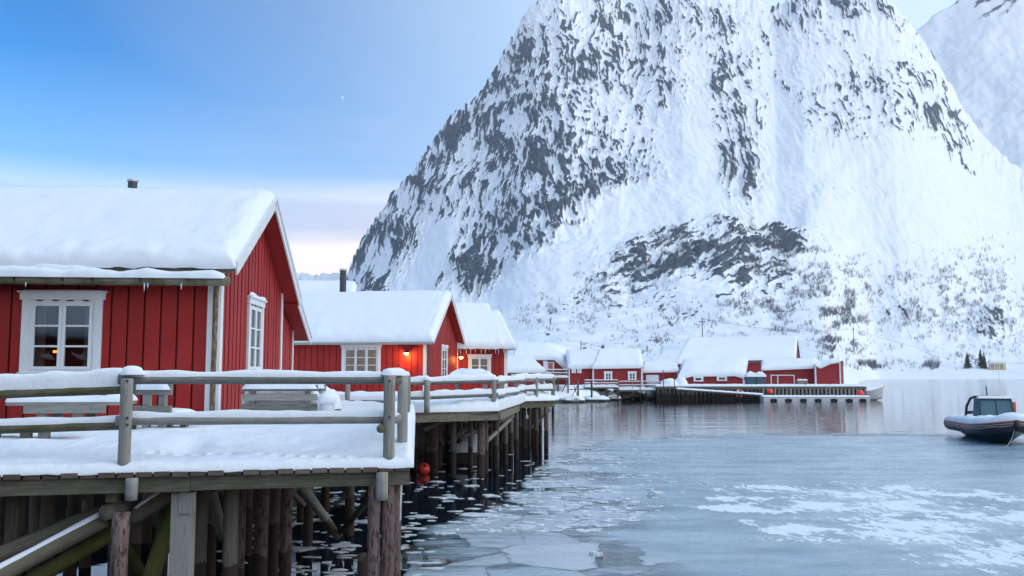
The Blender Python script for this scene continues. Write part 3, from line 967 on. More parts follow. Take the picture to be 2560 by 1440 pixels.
def slab(mb, prof, x0, x1, th):
    """roof slab following (y,z) profile, thickness th below it"""
    for (a, b_) in zip(prof[:-1], prof[1:]):
        d = Vector((0, b_[0] - a[0], b_[1] - a[1])).normalized(); n = Vector((0, -d.z, d.y))
        p0 = Vector((0, a[0], a[1])) - n * th / 2; p1 = Vector((0, b_[0], b_[1])) - n * th / 2
        mid = (x0 + x1) / 2
        mb.beam(p0 + Vector((mid, 0, 0)), p1 + Vector((mid, 0, 0)), x1 - x0, th, up=n)


def cabin(name, label, loc, rz, L, D, ze, zr, ridge=None, oe=0.35, oe2=None, og=0.35, ze2=None, bw=0.25, wins=(), gwins=(), snow_t=0.3, boards=True, lump=0.035,
          red='red', barge=0.17, left_gable=False, cat='cabin', seed=1, fascia='wood', nsx=90, droop=0.05, corner=True, glazed=True, extra_prof=None):
    """gabled timber cabin. local origin: front right corner at floor level; facade along -x, depth along +y"""
    t = empty(name, loc, rz)
    tag(t, label, cat)
    ridge = ridge if ridge is not None else D / 2
    oe2 = oe2 if oe2 is not None else oe
    ze2 = ze2 if ze2 is not None else ze
    prof = [(-oe, ze), (ridge, zr), (D + oe2, ze2)]
    def topz(y):
        return np.interp(y, [-oe, ridge, D + oe2], [ze, zr, ze2]) - 0.13
    fz = float(topz(0.0))
    # backing walls
    wb = MB()
    def rect_with_holes(x0, x1, z1, opens, P):
        xs_ = sorted({x0, x1} | {o_[0] for o_ in opens} | {o_[1] for o_ in opens})
        for a, b_ in zip(xs_[:-1], xs_[1:]):
            mid = (a + b_) / 2
            hit = [o_ for o_ in opens if o_[0] < mid < o_[1]]
            if hit:
                wb.poly([P(a, 0, 0), P(b_, 0, 0), P(b_, 0, hit[0][2]), P(a, 0, hit[0][2])])
                wb.poly([P(a, 0, hit[0][3]), P(b_, 0, hit[0][3]), P(b_, 0, z1(b_)), P(a, 0, z1(a))])
            else:
                wb.poly([P(a, 0, 0), P(b_, 0, 0), P(b_, 0, z1(b_)), P(a, 0, z1(a))])
    Pf = lambda x, o_, z: (x, -o_, z)
    Pg = lambda y, o_, z: (o_, y, z)
    op_f = [(x - w / 2 + 0.09, x + w / 2 - 0.09, z0 + 0.02, z0 + h - 0.08) for (x, z0, w, h, *_r) in wins]
    op_g = [(y - w / 2 + 0.09, y + w / 2 - 0.09, z0 + 0.02, z0 + h - 0.08) for (y, z0, w, h, *_r) in gwins]
    rect_with_holes(-L, 0, lambda x: fz, op_f, Pf)
    rect_with_holes(0, D, lambda y: float(topz(y)), op_g, Pg) if D <= ridge else [rect_with_holes(a, b_, lambda y: float(topz(y)), [o_ for o_ in op_g if a <= (o_[0] + o_[1]) / 2 <= b_], Pg) for a, b_ in
        ((0, min([ridge] + [o_[0] for o_ in op_g if o_[0] < ridge < o_[1]])), (min([ridge] + [o_[0] for o_ in op_g if o_[0] < ridge < o_[1]]), max([ridge] + [o_[1] for o_ in op_g if o_[0] < ridge < o_[1]])), (max([ridge] + [o_[1] for o_ in op_g if o_[0] < ridge < o_[1]]), D)) if b_ - a > 1e-3]
    bz = float(topz(D))
    wb.poly([(0, D, 0), (-L, D, 0), (-L, D, bz), (0, D, bz)])
    wb.poly([(-L, D, 0), (-L, 0, 0), (-L, 0, fz), (-L, ridge, float(topz(ridge))), (-L, D, bz)])
    wb.build('wall', red + '_gap' if boards else red, t)
    if boards:
        wall_boards(t, -L, -0.09, lambda x: fz, op_f, bw, Pf, red)
        wall_boards(t, 0.09, D - 0.09, lambda y: float(topz(y)), op_g, bw, Pg, red, ov=-0.034)
    if corner:
        cb = MB(); cb.box((-0.055, -0.033, fz / 2), (0.16, 0.062, fz)); cb.build('corner_board', 'white', t)
        cb = MB(); cb.box((0.034, 0.06, float(topz(0.12)) / 2), (0.06, 0.16, float(topz(0.12)))); cb.build('corner_board', 'white', t)
        cb = MB(); cb.box((0.034, D - 0.05, float(topz(D)) / 2), (0.06, 0.13, float(topz(D)))); cb.build('corner_board', 'white', t)
    # roof
    rb = MB(); slab(rb, prof, -L - og, og, 0.12)
    roof = rb.build('roof', red, t)
    full = list(prof)
    for (a, b_, xx) in ((prof[0], prof[1], og), (prof[1], prof[2], og)) + (((prof[0], prof[1], -L - og), (prof[1], prof[2], -L - og)) if left_gable else ()):
        m_ = MB(); s = 1 if xx > 0 else -1
        d = Vector((0, b_[0] - a[0], b_[1] - a[1])).normalized(); n = Vector((0, -d.z, d.y))
        lo, hi = (a, b_) if a[1] < b_[1] else (b_, a)
        e0 = Vector((xx + s * 0.018, a[0], a[1])) - n * (barge / 2 - 0.03) ; e1 = Vector((xx + s * 0.018, b_[0], b_[1])) - n * (barge / 2 - 0.03)
        # mitre both boards at the ridge on the vertical plane through it
        k_ = (barge / 2 - 0.03)
        m_.beam(e0 - d * 0.02, e1, 0.03, barge, up=n)
        bo = m_.build('bargeboard', 'white', roof)
        m2 = MB(); m2.beam(e0 - d * 0.03 + n * (barge / 2 - 0.01) + Vector((s * 0.022, 0, 0)), e1 + n * (barge / 2 - 0.01) + Vector((s * 0.022, 0, 0)), 0.035, 0.07, up=n)
        m2.build('verge_strip', 'white', roof)
    fm = MB(); fm.box((-L / 2, -oe - 0.018, ze - 0.07), (L + 2 * og - 0.02, 0.035, 0.14)); fm.build('fascia', fascia, roof)
    roof_snow(roof, -L - og - 0.05, og + 0.03, [(prof[0][0] - 0.1, prof[0][1] - 0.04), prof[1], (prof[2][0] + 0.1, prof[2][1] - 0.04)], snow_t, 0.3, nsx, 70, seed, lump, droop=droop)
    for (x, z0, w, h, sa, rw, cur, lit) in wins:
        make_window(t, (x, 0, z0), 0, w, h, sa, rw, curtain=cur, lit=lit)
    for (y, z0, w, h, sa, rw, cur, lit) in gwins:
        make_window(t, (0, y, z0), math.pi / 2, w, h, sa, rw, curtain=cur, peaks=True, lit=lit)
    return t, roof


def wall_lamp(parent, loc, rz, label=None, power=22.0):
    """gooseneck wall lamp, lit"""
    mb = MB(); mb.tube([(0, 0, 0), (0, -0.03, 0)], 0.05, 10)
    t = mb.build('wall_lamp', 'metal_dark', parent, loc=loc); t.rotation_euler = (0, 0, rz)
    a = MB(); a.tube([(0, -0.02, 0.0), (0, -0.12, 0.09), (0, -0.24, 0.10), (0, -0.27, 0.04)], 0.014, 6); a.build('arm', 'metal_dark', t)
    s = MB(); s.tube([(0, -0.27, 0.06), (0, -0.27, 0.03), (0, -0.27, -0.05)], [0.03, 0.09, 0.2], 16, cap=False); s.build('shade', 'metal_dark', t)
    b_ = MB(); b_.tube([(0, -0.27, 0.0), (0, -0.27, -0.05), (0, -0.27, -0.11), (0, -0.27, -0.14)], [0.05, 0.10, 0.09, 0.03], 12); b_.build('bulb', 'lamp_glow', t, smooth=True)
    l = bpy.data.lights.new('lamp_light', 'POINT'); l.energy = power; l.color = (1.0, 0.42, 0.10); l.shadow_soft_size = 0.1
    lo = bpy.data.objects.new('lamp_light', l); lo.location = (0, -0.29, -0.22); link(lo, t)
    return t


# --- nearest cabin, left
RZ1 = math.radians(3.3)
o1 = at(536, 1000, 14.5)
H1, R1 = cabin('cabin', 'nearest red timber cabin, filling the left side behind the deck railing', (o1.x, o1.y, 1.8), RZ1, 7.2, 5.1, 2.70, 4.28, ridge=2.55, oe=0.35, oe2=0.42, og=0.34,
               ze2=2.62, bw=0.255, wins=[(-2.35, 1.0, 1.22, 1.27, 2, 3, True, False)], gwins=[(2.5, 1.02, 1.22, 1.36, 2, 3, False, False)], snow_t=0.20, seed=3, fascia='wood_moss', nsx=150, barge=0.2, droop=0.06)
# wooden trough gutter with its own drift of snow
g = MB(); g.log((-7.5, -0.50, 2.44), (0.30, -0.50, 2.42), 0.075, n=10, seg=12, wob=0.05); g.build('gutter', 'wood_moss', R1, smooth=True)
for k in range(7):
    br = MB(); xk = -0.25 - k * 0.62 - (k % 3) * 0.09
    br.beam((xk, -0.36, 2.56), (xk - 0.05, -0.585, 2.42), 0.03, 0.05); br.build('gutter_bracket', 'metal_dark', R1)
rail_snow('gutter_snow', (-7.45, -0.50, 2.485), (0.27, -0.50, 2.465), 0.24, 0.13, R1, seed=5, vary=0.5, ends=0.5)
rail_snow('gutter_snow', (-7.45, -0.44, 2.54), (-1.6, -0.44, 2.54), 0.16, 0.12, R1, seed=9, vary=0.8, ends=0.8)
# rusty stained downpipe pole against the corner
pm = MB(); pm.log((0.0, -0.13, 0.0), (0.02, -0.16, 2.40), 0.042, n=10, seg=8, wob=0.08); pm.build('downpipe', 'log_stain', H1, smooth=True)
# stove pipe
cp = MB(); cp.tube([(-2.35, 2.75, 4.1), (-2.35, 2.75, 4.62)], 0.085, 16); cpo = cp.build('chimney_pipe', 'metal_dark', R1)
cc = MB(); cc.tube([(-2.35, 2.75, 4.62), (-2.35, 2.75, 4.66)], 0.102, 16); cc.build('chimney_cap', 'metal_grey', cpo)
# lower annex behind, its roof running on from the back slope
an = MB(); an.poly([(-0.02, 5.1, 0), (-0.02, 6.55, 0), (-0.02, 6.55, 2.02), (-0.02, 5.1, 2.35)]); an.poly([(-0.02, 6.55, 0), (-4, 6.55, 0), (-4, 6.55, 2.02), (-0.02, 6.55, 2.02)])
an.build('annex_wall', 'red_gap', H1)
wall_boards(H1, 5.1, 6.5, lambda y: 2.35 - (y - 5.1) * 0.24, [], 0.255, lambda y, o_, z: (o_ - 0.02, y, z), 'red', 'annex_board', ov=-0.034)
cb = MB(); cb.box((0.016, 6.52, 1.0), (0.06, 0.11, 2.0)); cb.build('corner_board', 'white', H1)
ar = MB(); slab(ar, [(5.42, 2.60), (7.05, 1.86)], -4.2, 0.32, 0.09); aro = ar.build('annex_roof', 'red', H1)
ab = MB(); ab.beam((0.345, 5.40, 2.54), (0.345, 7.08, 1.78), 0.03, 0.19, up=(0, 0.45, 0.89)); ab.build('bargeboard', 'white', aro)
ab = MB(); ab.beam((0.372, 5.42, 2.615), (0.372, 7.10, 1.855), 0.035, 0.06, up=(0, 0.45, 0.89)); ab.build('verge_strip', 'white', aro)
roof_snow(aro, -4.2, 0.36, [(5.3, 2.66), (7.12, 1.83)], 0.2, 0.2, 40, 24, 8, 0.03, edges=(0, 1, 1, 1))
# carved fish hung in the front window
wl = [c_ for c_ in H1.children if c_.name.startswith('window')][0]
fi = MB()
for (px_, pz_, sg) in ((-0.26, 0.28, 1), (0.27, 0.27, -1)):
    fi.tube([(px_ - 0.12, 0.06, pz_ + 0.05), (px_ - 0.06, 0.06, pz_ + 0.01), (px_, 0.06, pz_), (px_ + 0.07, 0.06, pz_ - 0.02), (px_ + 0.12, 0.06, pz_ - 0.05)], [0.012, 0.032, 0.045, 0.036, 0.006], 8)
    fi.poly([(px_ - 0.11, 0.06, pz_ + 0.05), (px_ - 0.16, 0.06, pz_ + 0.10), (px_ - 0.145, 0.06, pz_ + 0.02)])
    fi.poly([(px_, 0.06, pz_ + 0.03), (px_ + 0.02, 0.06, pz_ + 0.075), (px_ + 0.05, 0.06, pz_ + 0.02)])
fi.build('fish_ornament', 'ornament', wl, smooth=True)
ca = MB(); ca.tube([(-0.19, 0.12, 0.355), (-0.04, 0.12, 0.36)], [0.02, 0.012], 8); ca.build('orange_glint', 'warm_glow', wl)  # orange reflection in the pane, made as a small glowing tube

# --- second cabin, beyond the first, with two lit lamps
RZ2 = math.radians(-8.0)
o2 = at(1065, 991, 42.0)
H2, R2 = cabin('cabin', 'second red cabin, with two glowing wall lamps, across the snowy second deck', (o2.x, o2.y, 1.8), RZ2, 9.0, 7.0, 2.52, 4.92, oe=0.4, og=0.4, bw=0.3,
               wins=[(-3.05, 0.95, 1.85, 1.38, 3, 3, True, True)], gwins=[(3.6, 0.72, 1.35, 1.65, 2, 3, False, False)], snow_t=0.28, seed=12, nsx=110, droop=0.06)
wall_lamp(H2, (-0.86, -0.045, 2.02), 0.0, power=13.0)
wall_lamp(H2, (0.05, 6.55, 1.95), math.pi / 2, power=6.0)
dp = MB(); dp.log((0.12, -0.16, 0.0), (0.1, -0.18, 2.4), 0.05, n=8, seg=4, wob=0.03); dp.build('downpipe', 'metal_dark', H2)
gt = MB(); gt.log((-9.3, -0.5, 2.40), (0.38, -0.5, 2.40), 0.06, n=8, seg=8); gt.build('gutter', 'wood', R2)
# --- cabin behind it: only the roof, one gable tip and the tall stove pipe show
o2b = at(862, 900, 53.0)
H2b, R2b = cabin('cabin', 'snow-roofed cabin behind the second one, showing a small gable and tall black chimney pipe', (o2b.x, o2b.y, 1.7), math.radians(4), 9.0, 5.0, 4.3, 6.45, oe=0.4, og=0.35,
                 bw=0.3, snow_t=0.34, seed=15, boards=False, nsx=60)
cp = MB(); cp.tube([(-0.2, 0.2, 4.4), (-0.2, 0.2, 7.1)], 0.19, 14); cpo = cp.build('chimney_pipe', 'metal_dark', R2b)
cc = MB(); cc.tube([(-0.2, 0.2, 7.1), (-0.2, 0.2, 7.2)], 0.22, 14); cc.build('chimney_cap', 'metal_grey', cpo)
# --- third cabin
o3 = at(1266, 980, 50.0)
H3, R3 = cabin('cabin', 'third red cabin, with icicles under the eave, right of the lamp-lit one', (o3.x, o3.y, 1.8), math.radians(14), 5.4, 6.0, 2.45, 4.45, oe=0.4, og=0.4, bw=0.3,
               wins=[(-1.5, 0.62, 1.25, 1.42, 2, 3, False, False)], snow_t=0.28, seed=17, nsx=80, fascia='wood_moss', droop=0.1)
ic = 0
for k in range(15):
    im = MB(); xk = -3.6 + k * 0.26 + random.uniform(-.08, .08); ln = random.uniform(0.1, 0.38)
    im.tube([(xk, -0.42, 2.34), (xk, -0.42, 2.34 - ln * 0.6), (xk, -0.42, 2.34 - ln)], [0.022, 0.013, 0.003], 6); im.build('icicle', 'ice_drop', R3)
# --- cabin behind the third: snowy roof and one pointed gable tip
o3b = at(1222, 900, 66.0)
H3b, R3b = cabin('cabin', 'roof of a cabin with a pointed grey gable tip behind the third one', (o3b.x, o3b.y, 2.2), math.radians(10), 6.0, 3.4, 3.6, 5.6, oe=0.3, og=0.3, boards=False, snow_t=0.3, seed=19, nsx=50, red='wood', corner=False)

# --- cabin across the inlet, behind the photographer: the nearest window mirrors it
ob = Vector((-19.0, -6.5, 1.8))
H0, R0 = cabin('cabin', 'red cabin across the inlet, seen only mirrored in the nearest window', tuple(ob), math.radians(183), 16.0, 6.0, 2.45, 4.4, oe=0.4, og=0.4, bw=0.3, boards=False, snow_t=0.3, seed=25, nsx=70)

for (xk, ln) in ((-4.05, .16), (-3.3, .1), (-2.7, .07), (-0.95, .13), (-0.9, .08), (-0.4, .1)):
    im = MB(); im.tube([(xk, -0.56, 2.38), (xk, -0.56, 2.38 - ln * .6), (xk, -0.56, 2.38 - ln)], [0.012, 0.008, 0.002], 6); im.build('icicle', 'ice_drop', R1)
# ------------------------------------------------------------------ decks, pilings, railings
def plank_deck(name, label, A, B, C, D, pw, th=0.05, gap=0.02, mat='plank', lead=0.03, cat='deck'):
    """A-B is the open edge, D-C the back; planks run from edge to back"""
    A, B, C, D = [Vector(p) for p in (A, B, C, D)]
    t = empty(name, (0, 0, 0)); tag(t, label, cat)
    n = max(1, int((B - A).length / pw))
    for i in range(n):
        f0 = i / n; f1 = (i + 1) / n - gap / (B - A).length
        j = random.uniform(-lead, lead)
        e = (D - A).normalized()
        P = [A.lerp(B, f0) + e * j, A.lerp(B, f1) + e * j, D.lerp(C, f1), D.lerp(C, f0)]
        dz = random.uniform(-.004, .004)
        mb = MB(); r = random.random() * 20; L = (P[3] - P[0]).length
        up = [p_ + Vector((0, 0, dz)) for p_ in P]; dn = [p_ + Vector((0, 0, dz - th)) for p_ in P]
        uv = [(r, r), (r, r + pw), (r + L, r + pw), (r + L, r)]
        mb.poly(up, uv); mb.poly(dn[::-1], uv[::-1])
        for q in range(4):
            q2 = (q + 1) % 4
            mb.poly([dn[q], dn[q2], up[q2], up[q]], [(r, r), (r + pw, r), (r + pw, r + th), (r, r + th)])
        mb.build('plank', mat, t)
    return t


def pile(parent, top, bot, r, mat='piling', square=False, name='piling', r2=None, bend=0.02):
    mb = MB()
    if square:
        mb.beam(bot, top, r * 2, r * 2, up=(0, 1, 0))
    else:
        mb.log(bot, top, (r2 or r * 1.08), r, n=10, seg=6, wob=0.06, bend=bend)
    return mb.build(name, mat, parent, smooth=not square)


DZ = 1.8
A1 = onz(-190, 1192, DZ); B1 = onz(1030, 1166, DZ)
C1 = Vector((-2.35, 22.0, DZ)); D1_ = Vector((-9.2, 20.0, DZ))
deck1 = plank_deck('timber_deck', 'nearest snow-covered timber deck on tall pilings, in front of the nearest cabin', A1, B1, C1, D1_, 0.172)
ed = (B1 - A1).normalized(); inn = Vector((-ed.y, ed.x, 0))
fb = MB(); q0 = A1 + inn * 0.10; q1 = B1 + inn * 0.10 - ed * 0.02
mid_ = q0.lerp(q1, 0.52)
fb.beam(q0 + Vector((0, 0, -0.135)), mid_ + Vector((0, 0, -0.135)), 0.08, 0.16); fb.build('edge_beam', 'beam', deck1)
fb = MB(); fb.beam(mid_ + Vector((0, 0, -0.13)) + ed * 0.004, q1 + Vector((0, 0, -0.128)), 0.082, 0.15); fb.build('edge_beam', 'beam', deck1)
fb = MB(); fb.beam(q1 + Vector((0, 0, -0.135)) - ed * 0.04 + inn * 0.05, C1 + Vector((0, 0, -0.135)) + Vector((-0.05, 0, 0)), 0.08, 0.16); fb.build('edge_beam', 'beam', deck1)
for k in range(1, 6):
    fb = MB(); o_ = inn * (0.1 + k * 1.9)
    fb.beam(A1 + o_ + Vector((0, 0, -0.15)), B1 + o_ + ed * -0.4 + Vector((0, 0, -0.15)), 0.1, 0.18); fb.build('joist', 'beam', deck1)

# snow on the deck: drift thinning to the front edge, with a row of drip holes under the rail
S = quad_grid(A1 + Vector((0, 0, 0.006)) - ed * 0.0, B1 + ed * 0.03 + Vector((0, 0, 0.006)), C1 + Vector((0.05, 0, 0.006)), D1_ + Vector((0, 0, 0.006)), 330, 210, True)
vv = np.linspace(0, 1, 210) ** 2.2
u_ = np.linspace(0, 1, 330); u_ = (u_ * 0.75 + 0.25 * dist_edge(330)); u_[-40:] = 1 - (1 - u_[-40]) * np.linspace(1, 0, 40) ** 1.8
Av, Bv, Cv, Dv = [np.array(p_) for p_ in (A1 - ed * 0.0, B1 + ed * 0.02, C1 + Vector((0.06, 0, 0)), D1_)]
S = (Av[None, None] * (1 - u_)[None, :, None] + Bv[None, None] * u_[None, :, None]) * (1 - vv)[:, None, None] + (Dv[None, None] * (1 - u_)[None, :, None] + Cv[None, None] * u_[None, :, None]) * vv[:, None, None]
S[..., 2] += 0.006
N = np.zeros_like(S); N[..., 2] = 1
fy = (S[..., 0] - A1.x) * inn.x + (S[..., 1] - A1.y) * inn.y       # distance in from the front edge
th = 0.085 + 0.15 * sst(0.0, 1.3, fy) + 0.05 * sst(1.0, 3.0, fy)
ax_ = (S[..., 0] - A1.x) * ed.x + (S[..., 1] - A1.y) * ed.y
th += 0.05 * fbm(ax_ / 0.9, fy / 0.7, 81, 4) * sst(0.1, 0.8, fy)
th -= 0.10 * np.exp(-((ax_ - 2.35) / 0.22) ** 2 - ((fy - 1.1) / 0.5) ** 2)
th += 0.10 * sst(3.0, 4.4, ax_) * sst(0.5, 2.0, fy) * sst(5.6, 5.0, ax_)
ex = np.zeros_like(th)
for (px_, rr_) in ((385, .8), (412, .8), (455, 1.15), (495, 1.0), (535, 1.15), (575, .9), (655, .4), (697, .9), (732, 1.05), (770, 1.2), (808, 1.3), (848, .9), (887, 1.0),
                   (40, .5), (70, .6), (105, .5), (140, .7), (178, .6)):
    q = onz(px_, 1126 if px_ > 200 else 1172, 1.97 if px_ > 200 else 1.9)
    dd = (S[..., 0] - q.x) ** 2 + (S[..., 1] - q.y) ** 2
    ex -= 0.17 * rr_ * np.exp(-(dd / (0.050 * (0.7 + 0.3 * rr_)) ** 2) ** 1.5)
pillow('snow_cover', S, N, th, 0.10, deck1, 'snow', 0.016, 2.2, 4, extra=ex, droop=0.03)

# pilings of the nearest deck (photo column, distance behind the edge, radius, material, square)
zt = DZ - 0.21
def pile_at(px, off, r, mat, square=False, top=zt, lean=0.0, zb=-1.0, parent=None):
    q = onz(px, 1180, DZ)
    # follow the sight line of the photo column back by `off` metres
    d = Vector((px - 1280, FPX, 0)).normalized()
    e = A1 + ed * ((q - A1).dot(ed))
    k = off / max(d.dot(inn), 0.3)
    x = e + d * k
    return pile(parent or deck1, Vector((x.x + lean, x.y, top)), Vector((x.x, x.y, zb)), r, mat, square)
pile_at(64, 0.55, 0.07, 'piling', True)
pile_at(310, 0.02, 0.085, 'piling_bark', top=DZ - 0.40)
pm = MB(); q = onz(316, 1190, DZ); e_ = A1 + ed * ((q - A1).dot(ed)); pm.log((e_.x, e_.y - 0.02, 1.52), (e_.x, e_.y - 0.02, DZ - 0.055), 0.062, n=10, seg=3, wob=0.03); pm.build('post_stub', 'wood_rail', deck1, smooth=True)
pile_at(460, 0.25, 0.098, 'piling_light', True, top=DZ - 0.24)
cpb = MB(); q = onz(452, 1190, DZ); e_ = A1 + ed * ((q - A1).dot(ed)) + inn * 0.14; cpb.box((e_.x, e_.y, 1.46), (0.16, 0.05, 0.22)); cpb.build('splice_plate', 'piling_light', deck1)
pile_at(505, 0.9, 0.085, 'piling'); pile_at(578, 0.6, 0.085, 'piling', top=zt)
pile_at(600, 1.3, 0.07, 'piling_bark'); pile_at(658, 1.9, 0.085, 'piling_bark'); pile_at(720, 2.3, 0.075, 'piling_bark'); pile_at(690, 3.4, 0.075, 'piling'); pile_at(776, 5.5, 0.075, 'piling')
pile_at(946, 0.10, 0.068, 'piling_bark', top=1.68); pile_at(981, 0.12, 0.075, 'piling_bark'); pile_at(1000, 0.5, 0.06, 'piling_bark')
pile_at(915, 0.5, 0.055, 'piling', top=0.80); pile_at(1009, 0.75, 0.05, 'pipe', top=1.66)
pm = MB(); q = onz(974, 1190, DZ); e_ = A1 + ed * ((q - A1).dot(ed)); pm.log((e_.x, e_.y - 0.02, 1.45), (e_.x, e_.y - 0.02, DZ - 0.055), 0.066, n=10, seg=3, wob=0.02); pm.build('post_stub', 'wood', deck1, smooth=True)
for (px_, off_) in ((20, 2.6), (110, 2.2), (200, 2.8), (345, 2.2), (410, 3.0), (530, 3.4), (620, 5.0), (230, 4.6), (460, 5.2), (560, 7.0), (700, 7.2), (760, 8.4), (820, 9.5), (880, 6.5), (640, 8.8), (930, 8.5), (380, 6.5), (300, 1.4), (140, 0.9)):
    pile_at(px_, off_, 0.08, 'piling')
# braces
def brace(parent, p0, p1, r, mat, square=False, snow=False, r2=None):
    mb = MB()
    if square: mb.beam(p0, p1, r * 2, r * 1.6)
    else: mb.log(p0, p1, r, r2 or r, n=10, seg=6, wob=0.04)
    o_ = mb.build('brace', mat, parent, smooth=not square)
    if snow:
        a = Vector(p0) + Vector((0, 0, r * 0.97)); b_ = Vector(p1) + Vector((0, 0, r * 0.97))
        rail_snow('snow', a, b_, r * 1.0, 0.035, o_, seed=3, vary=0.3)
    return o_
brace(deck1, at(748, 1205, 12.2), at(843, 1340, 15.2), 0.075, 'piling_light', r2=0.065)
brace(deck1, at(942, 1225, 11.0), at(848, 1335, 15.4), 0.045, 'piling')
brace(deck1, at(290, 1268, 10.2), at(-120, 1440, 9.4), 0.10, 'piling')
brace(deck1, at(262, 1300, 10.0), at(-60, 1470, 9.2), 0.085, 'piling', snow=True)
brace(deck1, at(285, 1330, 10.3), at(60, 1462, 9.8), 0.09, 'brace_green', r2=0.08)
brace(deck1, at(438, 1225, 10.3), at(325, 1300, 10.1), 0.085, 'piling', snow=True)
brace(deck1, at(432, 1262, 10.6), at(372, 1470, 10.4), 0.095, 'brace_green')
brace(deck1, at(528, 1225, 11.6), at(560, 1350, 12.4), 0.065, 'piling_light')
brace(deck1, at(270, 1290, 10.4), at(355, 1440, 10.9), 0.07, 'brace_green')
brace(deck1, at(180, 1218, 11.5), at(212, 1240, 11.8), 0.05, 'wood')
brace(deck1, at(555, 1200, 11.0), at(470, 1250, 10.6), 0.07, 'piling', square=True)
brace(deck1, at(730, 1232, 14.5), at(758, 1262, 15.0), 0.05, 'piling')
lo_ = MB(); q = at(270, 1280, 9.9); lo_.log((q.x, q.y - 0.05, q.z), (q.x + 0.05, q.y + 0.6, q.z), 0.085, n=12, seg=2, wob=0.03); lo_.build('log_end', 'piling_light', deck1, smooth=True)
bk = MB(); q = at(282, 1225, 9.7); bk.box((q.x, q.y, q.z), (0.11, 0.08, 0.24)); bk.build('bracket', 'wood_moss', deck1)

# nearest railing
rl1 = empty('railing', (A1.x, A1.y, DZ)); tag(rl1, 'weathered log railing along the front edge of the nearest deck', 'railing')
def child_log(parent, name, p0, p1, r, mat, n=12, seg=10, wob=0.035, snow=None, bend=0.0, seed=0, flat=False):
    off = Vector(parent.location)
    mb = MB(); mb.log(Vector(p0) - off, Vector(p1) - off, r, n=n, seg=seg, wob=wob, bend=bend)
    o_ = mb.build(name, mat, parent, smooth=True)
    if snow:
        d = (Vector(p1) - Vector(p0))
        rail_snow('snow', Vector(p0) - off + Vector((0, 0, r * 0.72)), Vector(p1) - off + Vector((0, 0, r * 0.72)), r * 1.75, snow, o_, seed=seed or random.randint(1, 99))
    return o_
def edge_pt(px, py, inset):
    """point above the deck's front edge line seen at px,py"""
    r = ray(px, py); P0 = A1 + inn * inset
    k = (P0 - Vector((0, 0, 0))).dot(inn) / Vector((r.x, r.y, 0)).dot(inn)
    return Vector((0, 0, CAMZ)) + r * k
Pa = edge_pt(318, 945, 0.10); Pb = edge_pt(974, 945, 0.10)
for P, top_ in ((Pa, edge_pt(318, 946, .1).z), (Pb, edge_pt(974, 938, .1).z)):
    po = child_log(rl1, 'post', (P.x, P.y, DZ + 0.01), (P.x, P.y, top_), 0.063, 'wood', seg=8, wob=0.02)
rail_r = 0.052
child_log(rl1, 'rail', edge_pt(296, 948, .23), edge_pt(1004, 949, .23), rail_r, 'wood_rail', seed=4, snow=0.055)
child_log(rl1, 'rail', edge_pt(290, 1051, .23), edge_pt(1003, 1047, .23), rail_r, 'wood_rail', seed=7, snow=0.06)
child_log(rl1, 'rail', edge_pt(-190, 990, .32), edge_pt(338, 971, .32), 0.055, 'wood_moss', seed=11, snow=0.17)
child_log(rl1, 'rail', edge_pt(-190, 1078, .32), edge_pt(340, 1060, .32), 0.055, 'wood_moss', seed=13, snow=0.06)
rail_snow('snow', edge_pt(300, 934, .12) - Vector(rl1.location), edge_pt(362, 934, .2) - Vector(rl1.location), 0.13, 0.085, rl1, seed=21, vary=0.2)
rail_snow('snow', edge_pt(955, 936, .14) - Vector(rl1.location), edge_pt(1012, 936, .3) - Vector(rl1.location), 0.17, 0.075, rl1, seed=22, vary=0.2)
child_log(rl1, 'log_end', edge_pt(952, 1072, .06), edge_pt(960, 1066, 0.9), 0.048, 'wood_moss', seg=3)
for (px_, py_) in ((318, 952), (318, 1045), (974, 952), (974, 1042), (318, 1062)):
    q = edge_pt(px_, py_, 0.03) - Vector(rl1.location); m_ = MB(); m_.tube([q - inn * 0.012, q + inn * 0.02], 0.013, 8); m_.build('bolt', 'metal_dark', rl1)
# side railing running back along the deck's right edge, then a return across the back
rl2 = empty('railing', (B1.x, B1.y, DZ)); tag(rl2, 'grey railing running back along the right side of the nearest deck', 'railing')
side = (C1 - B1).normalized()
spts = [B1 + side * d_ + Vector((-0.12, 0, 0)) for d_ in (0.9, 4.2, 7.6, 11.2)]
for i, P in enumerate(spts):
    child_log(rl2, 'post', P, P + Vector((0, 0, 0.98)), 0.062, 'wood', seg=5)
for z_ in (0.93, 0.5):
    child_log(rl2, 'rail', Pb + side * 0.1 - Vector((0, 0, Pb.z)) + Vector((0, 0, DZ + z_)), spts[-1] + side * 0.3 + Vector((0, 0, z_)), 0.05, 'wood_rail', snow=0.09, seed=31 + int(z_ * 10))
rl3 = empty('railing', tuple(C1)); tag(rl3, 'short railing across the back of the nearest deck, before the lamp-lit cabin', 'railing')
bpts = [C1 + Vector((-0.15 - k * 1.35, -0.1 - k * 0.22, 0)) for k in range(4)]
for P in bpts[1:]:
    child_log(rl3, 'post', P, P + Vector((0, 0, 0.9)), 0.06, 'wood', seg=4)
for z_ in (0.82, 0.38):
    child_log(rl3, 'rail', bpts[0] + Vector((0, 0, z_)), bpts[-1] + Vector((-0.3, 0, z_)), 0.05, 'wood_rail', snow=0.1, seed=41 + int(z_ * 10))

